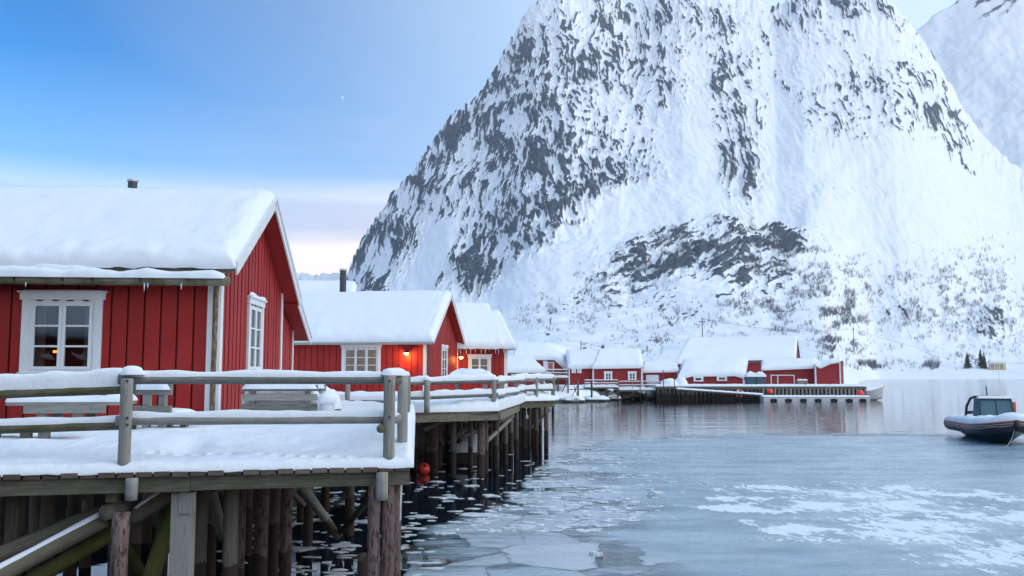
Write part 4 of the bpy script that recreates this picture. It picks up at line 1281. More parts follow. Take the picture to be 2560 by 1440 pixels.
# ---------------- second deck
A2 = onz(1000, 1034, DZ); B2 = onz(1243, 1028, DZ); E2 = onz(1297, 1010, DZ)
A2d = onz(800, 1037, DZ)  # corner carried left out of sight, added to block bright reflections beneath
deck2 = plank_deck('timber_deck', 'second snow-covered deck on many pilings, in front of the lamp-lit cabin', A2d, B2, Vector((0.1, 40, DZ)), Vector((-11.5, 37, DZ)), 0.2)
deck2b = plank_deck('timber_deck', 'angled end of the second deck, where its edge turns away to the right', B2 + Vector((0.02, 0, 0)), E2, Vector((0.9, 40.0, DZ)), Vector((0.13, 40.0, DZ)), 0.2)
for (P, Q, dk) in ((A2, B2, deck2), (B2, E2, deck2b)):
    fb = MB(); fb.beam(P + Vector((0.05, 0.14, -0.15)), Q + Vector((-0.02, 0.14, -0.15)), 0.1, 0.19); fb.build('edge_beam', 'beam', dk)
for k in range(1, 5):
    fb = MB(); fb.beam(A2d + Vector((0, k * 2.4, -0.16)), B2 + Vector((0.2, k * 2.4, -0.16)), 0.1, 0.2); fb.build('joist', 'beam', deck2)
flat_snow('snow_cover', A2d + Vector((-0.2, -0.03, .006)), B2 + Vector((0.03, -0.03, .006)), Vector((0.1, 40, DZ + .006)), Vector((-11.5, 37, DZ + .006)), 0.27, 0.3, 150, 70, deck2, lump=0.06, seed=23, edges=(1, 0, 0, 0))
flat_snow('snow_cover', B2 + Vector((0.02, -0.03, .006)), E2 + Vector((0.04, 0, .006)), Vector((0.9, 40.0, DZ + .006)), Vector((0.1, 40.0, DZ + .006)), 0.28, 0.25, 40, 60, deck2b, lump=0.05, seed=24, edges=(1, 0, 0, 1))
def pile_px(parent, px, Y, r, mat='piling_far', zb=-0.6, top=DZ - 0.22, square=False):
    x = (px - 1280) / FPX * Y
    return pile(parent, (x, Y, top), (x + random.uniform(-.03, .03), Y, zb), r, mat, square, bend=0.01)
for (px_, Y_, r_) in ((1040, 27.5, .09), (1073, 27.2, .10), (1087, 26.6, .13), (1100, 28.5, .1), (1122, 30, .1), (1135, 25.6, .08), (1150, 29.5, .1), (1162, 33, .1), (1178, 27, .07), (1204, 25.6, .11), (1214, 26.5, .08),
                      (1240, 28, .09), (1228, 32, .1), (1190, 35, .1), (1075, 33, .1), (1110, 36, .1), (1140, 38, .1), (1020, 28, .1), (1010, 33, .1)):
    pile_px(deck2, px_, Y_, r_, 'piling_bark' if px_ in (1087, 1073, 1204) else 'piling_far')
for (px_, Y_, r_) in ((1262, 29.2, .08), (1290, 30.9, .09), (1276, 33, .09), (1255, 35, .09)):
    pile_px(deck2b, px_, Y_, r_)
brace(deck2, at(1050, 1068, 25.5), at(1130, 1052, 27.5), .07, 'piling_far'); brace(deck2, at(1060, 1075, 25.2), at(1115, 1050, 25.4), .06, 'piling_far', square=True)
brace(deck2, at(1150, 1095, 26.5), at(1283, 1040, 29.5), .06, 'piling_far'); brace(deck2b, at(1215, 1105, 27.0), at(1278, 1045, 29.5), .065, 'piling_light')
brace(deck2, at(1120, 1110, 29), at(1180, 1060, 29), .06, 'piling_light'); brace(deck2, at(1165, 1062, 30), at(1215, 1100, 31), .05, 'piling_far')
# railing of the second deck
rl4 = empty('railing', tuple(A2)); tag(rl4, 'snow-laden log railing along the edge of the second deck', 'railing')
qs = [A2 + Vector((0.15, 0.12, 0)), onz(1066, 1033, DZ) + Vector((0, 0.1, 0)), B2 + Vector((-0.1, 0.12, 0)), onz(1259, 1023, DZ) + Vector((-0.08, 0.1, 0)), E2 + Vector((-0.1, 0.15, 0)), E2 + Vector((0.25, 4.2, 0))]
for P in qs:
    child_log(rl4, 'post', P, P + Vector((0, 0, 0.86)), 0.075, 'wood', seg=4, n=9)
    rail_snow('snow', P + Vector((-0.1, 0, .86)) - A2, P + Vector((0.1, 0.02, .86)) - A2, 0.16, 0.09, rl4, seed=random.randint(1, 90), vary=0.2)
for i in range(len(qs) - 1):
    for z_ in (0.78, 0.40):
        child_log(rl4, 'rail', qs[i] + Vector((-0.1, .1, z_)), qs[i + 1] + Vector((0.1, .1, z_ + (0.05 if i == 1 else 0))), 0.058, 'wood_rail', n=9, seg=6, snow=0.13, seed=50 + i * 3 + int(z_ * 10))
# ---------------- third deck
A3 = onz(1290, 1004, DZ); B3 = onz(1388, 1001, DZ)
deck3 = plank_deck('timber_deck', 'small far deck at the end of the row, its pilings standing in open water', A3, B3, B3 + Vector((-0.4, 7, 0)), A3 + Vector((-0.6, 7, 0)), 0.22)
fb = MB(); fb.beam(A3 + Vector((0, .12, -0.15)), B3 + Vector((-.05, .12, -0.15)), 0.1, 0.2); fb.build('edge_beam', 'beam', deck3)
flat_snow('snow_cover', A3 + Vector((0, -.03, .006)), B3 + Vector((0.03, -.03, .006)), B3 + Vector((-0.4, 7, .006)), A3 + Vector((-0.6, 7, .006)), 0.24, 0.22, 50, 40, deck3, lump=0.07, seed=29)
for (px_, Y_) in ((1310, 35.5), (1322, 37), (1340, 35.4), (1365, 35.6), (1333, 39), (1350, 38), (1300, 38)):
    pile_px(deck3, px_, Y_, 0.085)
brace(deck3, at(1290, 1105, 36), at(1375, 1025, 37), .06, 'piling_far')
stq = onz(1314, 1120, 0.0)
st_ = MB(); st_.log((0, 0, -0.6), (0, 0, 1.12), 0.09, n=9, seg=4); sto = st_.build('mooring_post', 'piling_far', None, smooth=True, loc=(stq.x, stq.y, 0)); tag(sto, 'lone mooring post with a snow cap, before the small far deck', 'post')
sc_ = MB(); sc_.tube([(0, 0, 1.10), (0, 0, 1.18), (0, 0, 1.27), (0, 0, 1.31)], [0.1, 0.125, 0.09, 0.02], 10); sc_.build('snow', 'snow', sto, smooth=True)
rl5 = empty('railing', tuple(A3)); tag(rl5, 'thickly snowed railing round the small far deck', 'railing')
q3 = [A3 + Vector((0.05, .1, 0)), A3.lerp(B3, .5) + Vector((0, .1, 0)), B3 + Vector((-.08, .1, 0)), B3 + Vector((-.4, 3.5, 0)), B3 + Vector((-.6, 6.8, 0))]
for P in q3: child_log(rl5, 'post', P, P + Vector((0, 0, .9)), 0.075, 'wood', seg=4, n=8)
for i in range(len(q3) - 1):
    for z_ in (0.82, 0.42):
        child_log(rl5, 'rail', q3[i] + Vector((-.1, .08, z_)), q3[i + 1] + Vector((.1, .08, z_)), 0.06, 'wood_rail', n=8, seg=5, snow=0.16, seed=70 + i * 3 + int(z_ * 10))

# ------------------------------------------------------------------ furniture on the decks
def bench(name, label, loc, rz, W, back=0.42, seat_z=0.42, slats=3, seed=1, depth=0.5, st=0.36):
    t = empty(name, loc, rz); tag(t, label, 'bench')
    for s in (-1, 1):
        for (y0, h_) in ((0.0, seat_z + back), (depth, seat_z)):
            mb = MB(); mb.box((s * (W / 2 - 0.16), y0, h_ / 2), (0.09, 0.07, h_)); mb.build('leg', 'wood', t)
    for k in range(slats):
        mb = MB(); mb.box((0, -0.05, seat_z + 0.09 + k * (back - 0.06) / max(slats - 1, 1)), (W, 0.035, (back - 0.02) / slats - 0.012)); mb.build('back_slat', 'wood', t)
    for k in range(3):
        mb = MB(); mb.box((0, 0.08 + k * (depth - 0.1) / 2, seat_z), (W, (depth - 0.1) / 2 - 0.015, 0.04)); mb.build('seat_board', 'wood', t)
    flat_snow('snow', (-W / 2 - .02, 0.03, seat_z + .025), (W / 2 + .02, 0.03, seat_z + .025), (W / 2 + .02, depth + .06, seat_z + .025), (-W / 2 - .02, depth + .06, seat_z + .025), st, 0.16, 30, 20, t, lump=0.05 if st > .2 else .02, seed=seed)
    rail_snow('snow', (-W / 2, -0.04, seat_z + back + 0.03), (W / 2, -0.04, seat_z + back + 0.03), 0.2, 0.10, t, seed=seed + 2, vary=0.3)
    return t
bq = at(700, 1000, 14.2)
bench('garden_bench', 'wooden bench seen from behind, heaped with snow, beside the gable window', (bq.x, bq.y, DZ + 0.02), math.radians(4), 1.15, seed=33, back=0.34, seat_z=0.40)
bq = at(790, 1000, 14.6)
bench('garden_bench', 'short snow-buried wooden bench end, right of the longer bench', (bq.x, bq.y, DZ + 0.02), math.radians(-12), 0.36, seed=35, back=0.34, seat_z=0.40, slats=3)
bq = at(388, 1000, 12.3)
bench('garden_chair', 'wooden garden chair with snowy seat, right behind the left railing post', (bq.x, bq.y, DZ + 0.06), math.radians(-14), 0.56, seed=37, back=0.36, seat_z=0.36, slats=2, depth=0.5, st=0.1)
# snow-filled planter bucket
bq = at(818, 1000, 14.0)
bk = MB(); bk.tube([(0, 0, 0), (0, 0, 0.2), (0, 0, 0.42)], [0.09, 0.105, 0.12], 14); bko = bk.build('planter', 'pvc', None, smooth=True, loc=(bq.x, bq.y, DZ + 0.16)); tag(bko, 'white planter bucket capped with snow, right of the benches', 'planter')
bs_ = MB(); bs_.tube([(0, 0, .40), (0, 0, .48), (0, 0, .55), (0, 0, .58)], [.125, .15, .1, .02], 14); bs_.build('snow', 'snow', bko, smooth=True)
# picnic table
tq = at(165, 1000, 12.0)
tb = empty('picnic_table', (tq.x, tq.y, DZ + 0.02), math.radians(8)); tag(tb, 'weathered picnic table under a white drift, left of the railing post', 'table')
for k in range(5):
    mb = MB(); mb.box((-0.02, 0.07 + k * 0.15, 0.60), (1.42, 0.138, 0.04)); mb.build('top_plank', 'wood', tb)
mb = MB(); mb.box((0.0, -0.022, 0.53), (1.0, 0.045, 0.10)); mb.build('apron', 'wood', tb)
for x_ in (-0.3, 0.14):
    for y_ in (0.06, 0.62):
        mb = MB(); mb.box((x_, y_, 0.28), (0.12, 0.07, 0.58)); mb.build('leg', 'wood', tb)
flat_snow('snow', (-.74, -.0, .622), (.70, -.0, .622), (.70, .76, .622), (-.74, .76, .622), 0.09, 0.12, 40, 26, tb, lump=0.04, seed=41)
bq = at(60, 1090, 10.9)
b_ = empty('picnic_bench', (bq.x, bq.y, DZ + 0.02), math.radians(8)); tag(b_, 'low bench board on stub legs in front of the picnic table', 'bench')
for k in range(2):
    mb = MB(); mb.box((0, k * 0.15, 0.36), (1.2, 0.14, 0.04)); mb.build('seat_board', 'wood', b_)
for x_ in (-0.35, 0.0, 0.2):
    mb = MB(); mb.box((x_, 0.07, 0.17), (0.12, 0.07, 0.34)); mb.build('leg', 'wood', b_)
flat_snow('snow', (-.62, -.08, .382), (.62, -.08, .382), (.62, .24, .382), (-.62, .24, .382), 0.08, 0.1, 30, 14, b_, lump=0.03, seed=44)
# snow-heaped table on the second deck
tq = at(1175, 1000, 33.0)
tb2 = empty('picnic_table', (tq.x, tq.y, DZ + 0.02), math.radians(-6)); tag(tb2, 'picnic table under a tall snow heap on the second deck', 'table')
for k in range(4):
    mb = MB(); mb.box((0, k * 0.2, 0.72), (1.5, 0.18, 0.05)); mb.build('top_plank', 'wood', tb2)
for x_ in (-0.5, 0.5):
    mb = MB(); mb.box((x_, 0.3, 0.35), (0.1, 0.5, 0.68)); mb.build('leg', 'wood', tb2)
flat_snow('snow', (-.8, -.12, .748), (.8, -.12, .748), (.8, .75, .748), (-.8, .75, .748), 0.42, 0.4, 30, 20, tb2, lump=0.04, seed=45)

# ------------------------------------------------------------------ boulder, buoy
def boulder(name, label, loc, size, seed, mat='rock', snow=True):
    n, m = 28, 18
    th_ = np.linspace(0, 2 * np.pi, n); ph = np.linspace(0.02, np.pi - 0.02, m)
    T, Pp = np.meshgrid(th_, ph)
    d = np.stack([np.cos(T) * np.sin(Pp), np.sin(T) * np.sin(Pp), np.cos(Pp)], -1)
    r = 1 + 0.28 * fbm(d[..., 0] * 1.4 + seed + d[..., 2], d[..., 1] * 1.4 + d[..., 2] * 0.7, seed, 4)
    r[:, -1] = r[:, 0]
    P = np.sign(d) * np.abs(d) ** 0.75 * r[..., None] * np.array(size)
    o_ = grid_mesh(name, [(P, True)], mat); o_.location = loc; tag(o_, label, 'rock')
    if snow:
        up = np.maximum(d[..., 2] - 0.45, 0) / 0.55
        Q = P * 1.004 + np.array([0, 0, 1.0]) * (np.sqrt(up) * size[2] * 0.22)[..., None]
        grid_mesh('snow', [(Q[:8], True)], 'snow', o_)
    return o_
nt, b, _ = new_mat('rock')
p = geo(nt); n1 = noise(nt, p, 3, 6, .65)
setc(nt, b, 'Base Color', mixc(nt, n1, (0.02, 0.02, 0.02), (0.09, 0.085, 0.08))); setc(nt, b, 'Roughness', 0.75); bump(nt, b, n1, .6, .06)
q = onz(1165, 1160, 0.0)
boulder('boulder', 'dark shore boulder with a snow cap, under the second deck', (q.x, q.y + 0.6, 0.12), (0.62, 0.6, 0.62), 5)
q = onz(1120, 1150, 0.0)
boulder('boulder', 'low dark boulder in shade among the second deck pilings', (q.x, q.y + 1.2, 0.0), (0.8, 0.7, 0.42), 8, snow=False)


def buoy(label, loc, r, name='buoy'):
    mb = MB(); mb.tube([(0, 0, r * (0.0 + z_)) for z_ in (-.95, -.8, -.5, 0, .5, .8, .95)], [r * x_ for x_ in (.25, .62, .88, 1, .88, .62, .25)], 18)
    o_ = mb.build(name, 'buoy', None, smooth=True, loc=loc); tag(o_, label, 'buoy')
    e = MB(); e.tube([(0, 0, r * .9), (0, 0, r * 1.12)], [r * .2, r * .16], 8); e.build('eyelet', 'rubber', o_)
    return o_
q = onz(1060, 1184, 0.0)
bo = buoy('red-orange mooring buoy floating beside the nearest deck', (q.x, q.y, 0.13), 0.175); bo.rotation_euler = (0.9, 0.3, 0)
# ------------------------------------------------------------------ the far waterfront
m_plain('glass_dark', (0.02, 0.026, 0.034), 0.06, spec=0.8)
m_plain('white_far', (0.74, 0.76, 0.77), 0.5)


def resample(pts, n):
    pts = [np.array(p, float) for p in pts]
    s = np.concatenate([[0], np.cumsum([np.linalg.norm(b_ - a) for a, b_ in zip(pts[:-1], pts[1:])])])
    t = dist_edge(n) * s[-1]
    return np.stack([np.interp(t, s, [p_[k] for p_ in pts]) for k in range(3)], -1)


def loft_house(name, label, front, rdge, back, zb, snow_t=0.4, cat='house', seed=1, wall='red_far', nx=50, over=0.25, trim=True):
    """house with roof lofted front eave -> ridge -> back eave (lists of points, left to right)"""
    front = [Vector(p_) for p_ in front]; rdge = [Vector(p_) for p_ in rdge]; back = [Vector(p_) for p_ in back]
    base = Vector((front[-1].x, front[-1].y, zb))
    t = empty(name, base); tag(t, label, cat)
    L = lambda p_: Vector(p_) - base
    zz = lambda p_: Vector((p_.x, p_.y, zb))
    w = MB()
    for line in (front, back):
        for a, b_ in zip(line[:-1], line[1:]):
            w.poly([L(zz(a)), L(zz(b_)), L(b_), L(a)], [(0, 0), (0, (b_ - a).length), (a.z - zb, (b_ - a).length), (a.z - zb, 0)])
    for k in (0, -1):
        w.poly([L(zz(front[k])), L(zz(back[k])), L(back[k]), L(rdge[k]), L(front[k])])
    w.build('wall', wall, t)
    if trim:
        for p_ in (front[0], front[-1]):
            c_ = MB(); q_ = L(p_); c_.box((q_.x, -0.03 + q_.y, q_.z / 2 - 0.02), (0.14, 0.07, q_.z - 0.04)); c_.build('corner_board', 'white_far', t)
        f_ = MB()
        for a, b_ in zip(front[:-1], front[1:]):
            f_.beam(L(a) + Vector((0, -over - 0.02, -0.09)), L(b_) + Vector((0, -over - 0.02, -0.09)), 0.05, 0.14)
        f_.build('fascia', 'white_far', t)
    o = Vector((0, -over, -0.05)); ob = Vector((0, over, -0.05)); ex_ = Vector((over * 0.8, 0, 0))
    def ext(line, d):
        q = [L(p_) + d for p_ in line]; q[0] = q[0] - ex_; q[-1] = q[-1] + ex_; return q
    rows = [resample(ext(front, o), nx), resample(ext(rdge, Vector((0, 0, 0))), nx), resample(ext(back, ob), nx)]
    n1 = 22; k = dist_edge(n1 * 2 - 1)[:, None, None] * 2
    S = np.where(k <= 1, rows[0][None] * (1 - np.minimum(k, 1)) + rows[1][None] * np.minimum(k, 1), rows[1][None] * (2 - np.maximum(k, 1)) + rows[2][None] * (np.maximum(k, 1) - 1))
    du = np.gradient(S, axis=1); dv = np.gradient(S, axis=0)
    N = np.cross(du, dv); N /= np.linalg.norm(N, axis=2)[..., None] + 1e-9
    roof = pillow('roof', S, N, 0.06, 0.02, t, 'roofing', 0.0, 1, seed)
    pillow('snow_cover', S + N * 0.05, N, snow_t, 0.45, roof, 'snow_roof', 0.07, 0.35, seed, droop=0.06)
    return t


def far_window(t, px, py0, py1, wpx, Y, wallY=None, sashes=2, rows=2, rz=0.0):
    """window seen at photo column px between rows py0 (top) and py1, on a wall at distance Y"""
    p0 = at(px, py1, Y); p1 = at(px, py0, Y)
    w_ = wpx / FPX * Y
    win = make_window(t, tuple(Vector((p0.x, Y, p0.z)) - Vector(t.location)), rz, w_, p1.z - p0.z, sashes, rows, vents=False, niche=False, trim=0.13)
    for c_ in win.children:
        if c_.name.startswith('pane'):
            c_.data.materials[0] = M['glass_dark']
    return win


def line(pts, Y):
    return [at(a, b_, Y + (c_[0] if c_ else 0)) for (a, b_, *c_) in pts]


GZ = 1.5
# low shed at the left end
s1 = loft_house('shed', 'low red shed with snow roof, half hidden behind the third cabin', line([(1262, 928), (1360, 928)], 86), line([(1262, 900), (1328, 900)], 90), line([(1262, 920), (1340, 920)], 95), 1.3, 0.35, 'shed', 31)
far_window(s1, 1290, 936, 948, 22, 85.95, sashes=3)
dd = MB(); q = at(1340, 952, 85.9) - s1.location; dd.box((q.x, q.y, q.z + 0.28), (1.5, 0.06, 0.62)); dd.build('door', 'white_far', s1)
# house with the orange door
s2 = loft_house('house', 'far red house with an orange door and a thick snow roof', line([(1284, 897), (1386, 897), (1416, 924)], 112), line([(1292, 868), (1372, 866), (1440, 886)], 117), line([(1292, 896), (1386, 896), (1440, 910)], 123), 1.5, 0.5, 'house', 32)
q = at(1377, 929, 111.9) - s2.location
dd = MB(); dd.box((q.x, q.y, q.z + 0.5), (0.48, 0.06, 0.98)); dd.build('door', 'door_orange', s2)
for sx_, w_ in ((-0.42, 0.22), (0.32, 0.16)):
    dd = MB(); dd.box((q.x + sx_, q.y + 0.01, q.z + 0.55), (w_, 0.07, 1.12)); dd.build('door_frame', 'white_far', s2)
dd = MB(); dd.box((q.x - 0.06, q.y + 0.005, q.z + 1.09), (1.1, 0.075, 0.1)); dd.build('door_frame', 'white_far', s2)
far_window(s2, 1363, 903, 922, 9, 111.9, sashes=1, rows=3)
far_window(s2, 1334, 900, 908, 10, 111.9, sashes=1, rows=1)
# low middle house with two tiny windows
s3 = loft_house('house', 'low red house with two tiny square windows side by side', line([(1423, 919), (1482, 918)], 108), line([(1418, 884), (1500, 880)], 113), line([(1423, 916), (1490, 916)], 119), 1.4, 0.5, 'house', 33)
far_window(s3, 1434.5, 922, 932.5, 10.5, 107.9, sashes=1, rows=1); far_window(s3, 1448.5, 922, 932.5, 10.5, 107.9, sashes=1, rows=1)
ch = MB(); q = at(1462, 888, 113) - s3.location; ch.box((q.x, q.y, q.z + 0.42), (0.36, 0.36, 0.95)); cho = ch.build('chimney', 'brick', s3)
ch = MB(); ch.box((q.x, q.y, q.z + 0.93), (0.44, 0.44, 0.07)); ch.build('chimney_cap', 'brick', cho)
q = at(1452.5, 890, 112.5) - s3.location; ch = MB(); ch.tube([q, q + Vector((0, 0, 1.9))], 0.05, 6); ch.build('mast', 'metal_dark', s3)
# long house with two white windows
s4 = loft_house('house', 'long red far house with two white four-pane windows', line([(1483, 919), (1604, 917)], 107), line([(1500, 879), (1598, 881)], 112), line([(1483, 917), (1604, 916)], 118), 1.35, 0.42, 'house', 34)
far_window(s4, 1520.5, 929, 951, 20, 106.9); far_window(s4, 1580.5, 929, 950, 21, 106.9)
ch = MB(); q = at(1507, 879, 112) - s4.location; ch.box((q.x, q.y, q.z + 0.25), (0.34, 0.34, 0.75)); cho = ch.build('chimney', 'brick', s4)
ch = MB(); ch.box((q.x, q.y, q.z + 0.66), (0.46, 0.46, 0.06)); ch.build('chimney_cap', 'vent_dark', cho)
# garage
s5 = loft_house('garage', 'red garage with a wide white door, right of the long house', line([(1606, 929), (1694, 927)], 109), line([(1608, 913), (1690, 915)], 114), line([(1606, 926), (1694, 926)], 119), 1.45, 0.34, 'garage', 35)
q = at(1631, 957, 108.9) - s5.location; dd = MB(); dd.box((q.x, q.y, q.z + 0.45), (1.5, 0.06, 0.95)); dd.build('door', 'white_far', s5)
# boathouse
s6 = loft_house('boathouse', 'long low red boathouse with two small dark slot windows', line([(1698, 946), (1728, 938), (1836, 937), (1858, 943)], 106), line([(1712, 908), (1735, 906), (1850, 905), (1866, 908)], 111), line([(1698, 936), (1728, 930), (1836, 930), (1858, 934)], 117), 1.4, 0.5, 'boathouse', 36)
far_window(s6, 1746, 940, 953.5, 24, 105.85, sashes=1, rows=1); far_window(s6, 1804.5, 939, 952, 25, 105.85, sashes=1, rows=1)
# twin dark bins with a domed snow cap
for k, (xa, lb) in enumerate(((1876.5, 'left of two dark teal storage bins between boathouse and warehouse'), (1900, 'right of two dark teal storage bins between boathouse and warehouse'))):
    q = at(xa, 964.5, 103.5); t = empty('storage_bin', q); tag(t, lb, 'bin', 'twin storage bins on the quay')
    m_ = MB(); m_.box((0, 0, 0.5), (0.98, 1.2, 1.0)); m_.build('body', 'teal_box', t)
    for r_ in range(4):
        m_ = MB(); m_.box((-0.36 + r_ * 0.24, -0.61, 0.5), (0.05, 0.03, 0.96)); m_.build('rib', 'teal_box', t)
    flat_snow('snow', (-.56, -.7, 1.0), (.56, -.7, 1.0), (.56, .7, 1.0), (-.56, .7, 1.0), 0.62, 0.75, 18, 18, t, lump=0.03, seed=k + 60)
# warehouse, two faces
s7 = loft_house('warehouse', 'red warehouse with a white-framed sliding door on the quay', line([(1905, 923), (2036, 918)], 106), line([(1908, 905), (2040, 903)], 110), line([(1905, 915), (2040, 914)], 118), 1.42, 0.36, 'warehouse', 37)
q0 = at(1927, 963, 105.9) - s7.location; q1 = at(1986, 937, 105.9) - s7.location
for (x0, x1, z0, z1) in ((q0.x, q0.x + .1, q0.z, q1.z), (q1.x - .1, q1.x, q0.z, q1.z), (q0.x + 0.75, q0.x + .86, q0.z, q1.z - .1), (q0.x + .1, q1.x - .1, q1.z - .1, q1.z)):
    m_ = MB(); m_.box(((x0 + x1) / 2, q0.y, (z0 + z1) / 2), (x1 - x0, 0.06, z1 - z0)); m_.build('door_frame', 'white_far', s7)
s8 = loft_house('warehouse', 'tall flat-fronted red end building nearest the end of the pier', line([(2038, 912), (2050, 918), (2075, 907), (2099, 903)], 104.5), line([(2040, 905), (2052, 908), (2078, 903), (2106, 902)], 110), line([(2040, 914), (2052, 914), (2078, 912), (2108, 911)], 117), 1.42, 0.2, 'warehouse', 38, over=0.12)
# great barn behind
bt = 128
s9 = loft_house('barn', 'great barn with a broad snow roof behind the boathouse', line([(1690, 908), (1984, 900)], bt), [at(1722, 850, bt + 7), at(1990, 846, bt + 5)], [at(1722, 905, bt + 15), at(1999, 903, bt + 10)], 1.5, 0.35, 'barn', 39, over=0.3)
m_ = MB(); a_ = at(1728, 907, bt - 0.35) - s9.location; b__ = at(1984, 900.5, bt - 0.35) - s9.location; m_.beam(a_, b__, 0.12, 0.2); m_.build('eave_beam', 'roofing', s9)

# pier of the waterfront
pz = 1.5
pA = Vector((at(1640, 966, 100).x, 100.0, pz)); pB = Vector((at(2166, 966, 100).x, 100.0, pz))
pier = empty('pier', tuple(pA)); tag(pier, 'long snow-covered pier on close-set pilings before the red warehouses', 'pier')
m_ = MB(); m_.box(((pB - pA).x / 2, 5.5, -0.14), ((pB - pA).x, 11.0, 0.24)); m_.build('slab', 'beam', pier)
flat_snow('snow_cover', (-.05, -.05, 0), ((pB - pA).x + .1, -.05, 0), ((pB - pA).x + .1, 10.9, 0), (-.05, 10.9, 0), 0.2, 0.25, 150, 24, pier, lump=0.07, seed=61)
n_p = 54
for i in range(n_p):
    x_ = (pB - pA).x * (i + 0.5) / n_p
    m_ = MB(); m_.box((x_, -0.05, -0.95), (0.2, 0.16, 1.4)); m_.build('piling', 'wood' if i > 26 else 'piling_far', pier)
m_ = MB(); m_.box(((pB - pA).x / 2, 0.1, -0.85), ((pB - pA).x, 0.1, 1.5)); m_.build('bulkhead', 'rubber', pier)
for i in range(8):
    m_ = MB(); m_.box(((pB - pA).x + 0.02, 0.8 + i * 1.3, -0.95), (0.16, 0.24, 1.4)); m_.build('piling', 'piling_far', pier)
# sloping gangway down to the float
ga = at(1690, 972, 98.6); gb = at(1908, 987, 98.2)
gw = empty('gangway', tuple(ga)); tag(gw, 'sloping snowy gangway along the pier down to the float', 'gangway')
m_ = MB(); m_.beam((0, 0, -0.08), gb - ga + Vector((0, 0, -0.08)), 1.0, 0.14); m_.build('walkway', 'beam', gw)
rail_snow('snow', (0, 0, 0), gb - ga, 1.0, 0.16, gw, seed=5, vary=0.2)
for i in range(20):
    q = (gb - ga) * ((i + .5) / 20); m_ = MB(); m_.box((q.x, -0.45, (q.z - ga.z - 0.15 - 0.5) / 2), (0.16, 0.12, max(0.2, ga.z + q.z + 0.15))); m_.build('piling', 'piling_far', gw)
# floating dock
fa = Vector((at(1903, 998, 97.6).x, 96.6, 0.0)); fl = at(2166, 998, 97.6).x - fa.x
fd = empty('floating_dock', tuple(fa)); tag(fd, 'white floating dock with dark openings moored along the pier', 'dock')
m_ = MB(); m_.box((fl / 2, 0.8, 0.2), (fl, 1.6, 0.46)); m_.build('float_body', 'white_far', fd)
flat_snow('snow', (-.05, -.05, .43), (fl + .05, -.05, .43), (fl + .05, 1.65, .43), (-.05, 1.65, .43), 0.18, 0.25, 90, 14, fd, lump=0.03, seed=66)
for k, px_ in enumerate((1934, 1971, 2008, 2045, 2085, 2123, 2157)):
    x_ = at(px_, 998, 96.6).x - fa.x
    m_ = MB()
    m_.tube([(x_ - .38 + .76 * j / 8, -0.03 + 0.0 * j, 0.12 + 0.11 * math.sin(math.pi * j / 8)) for j in range(9)], 0.07, 8); m_.build('tyre_fender', 'rubber', fd)
    m_ = MB(); m_.box((x_, -0.012, 0.06), (0.62, 0.03, 0.16)); m_.build('opening', 'rubber', fd)
buoy('red buoy hanging at the pier face, near the middle of the float', tuple(at(1925, 980, 99.4)), 0.36)
buoy('bright red buoy lying on the outer end of the floating dock', tuple(at(2150, 984, 97.4)), 0.4)
q = at(1849, 984, 98.2); lb_ = MB(); lb_.tube([(0.34 * math.cos(a_), 0, 0.34 * math.sin(a_)) for a_ in np.linspace(0, 2 * math.pi, 19)], 0.1, 8); lbo = lb_.build('lifebuoy', 'buoy', None, smooth=True, loc=tuple(q)); tag(lbo, 'faded red ring buoy on the gangway side', 'lifebuoy')
lw = MB()
for a0 in (0.3, 1.87, 3.44, 5.0):
    lw.tube([(0.34 * math.cos(a_), 0, 0.34 * math.sin(a_)) for a_ in np.linspace(a0, a0 + 0.5, 4)], 0.106, 8)
tag(lw.build('white_band', 'white_far', lbo, smooth=True), kind='stuff')
# white boat tucked behind the pier's end
q = at(2162, 990, 101.5); bt_ = empty('motor_boat', (q.x, q.y, 0)); tag(bt_, 'white boat bow showing past the end of the pier', 'boat')
n, mm = 14, 9; P = np.zeros((n, mm, 3))
for i in range(n):
    f = i / (n - 1); hw = 0.85 * (1 - f ** 2.2) + 0.02
    for j in range(mm):
        a_ = -1 + 2 * j / (mm - 1)
        P[i, j] = (-2.4 + f * 4.3 + 0.25 * abs(a_) ** 2, a_ * hw, -0.15 + (1.05 + 0.35 * f ** 2) * abs(a_) ** 1.6 + 0.3 * f ** 4)
grid_mesh('hull', [(P, False)], 'white_far', bt_)
S = np.stack([P[:, 0] * (1 - k_) + P[:, -1] * k_ for k_ in np.linspace(0, 1, 7)], 1); N = np.zeros_like(S); N[..., 2] = 1
pillow('snow', S, N, 0.28, 0.3, bt_, 'snow', 0.03, 1, 9)

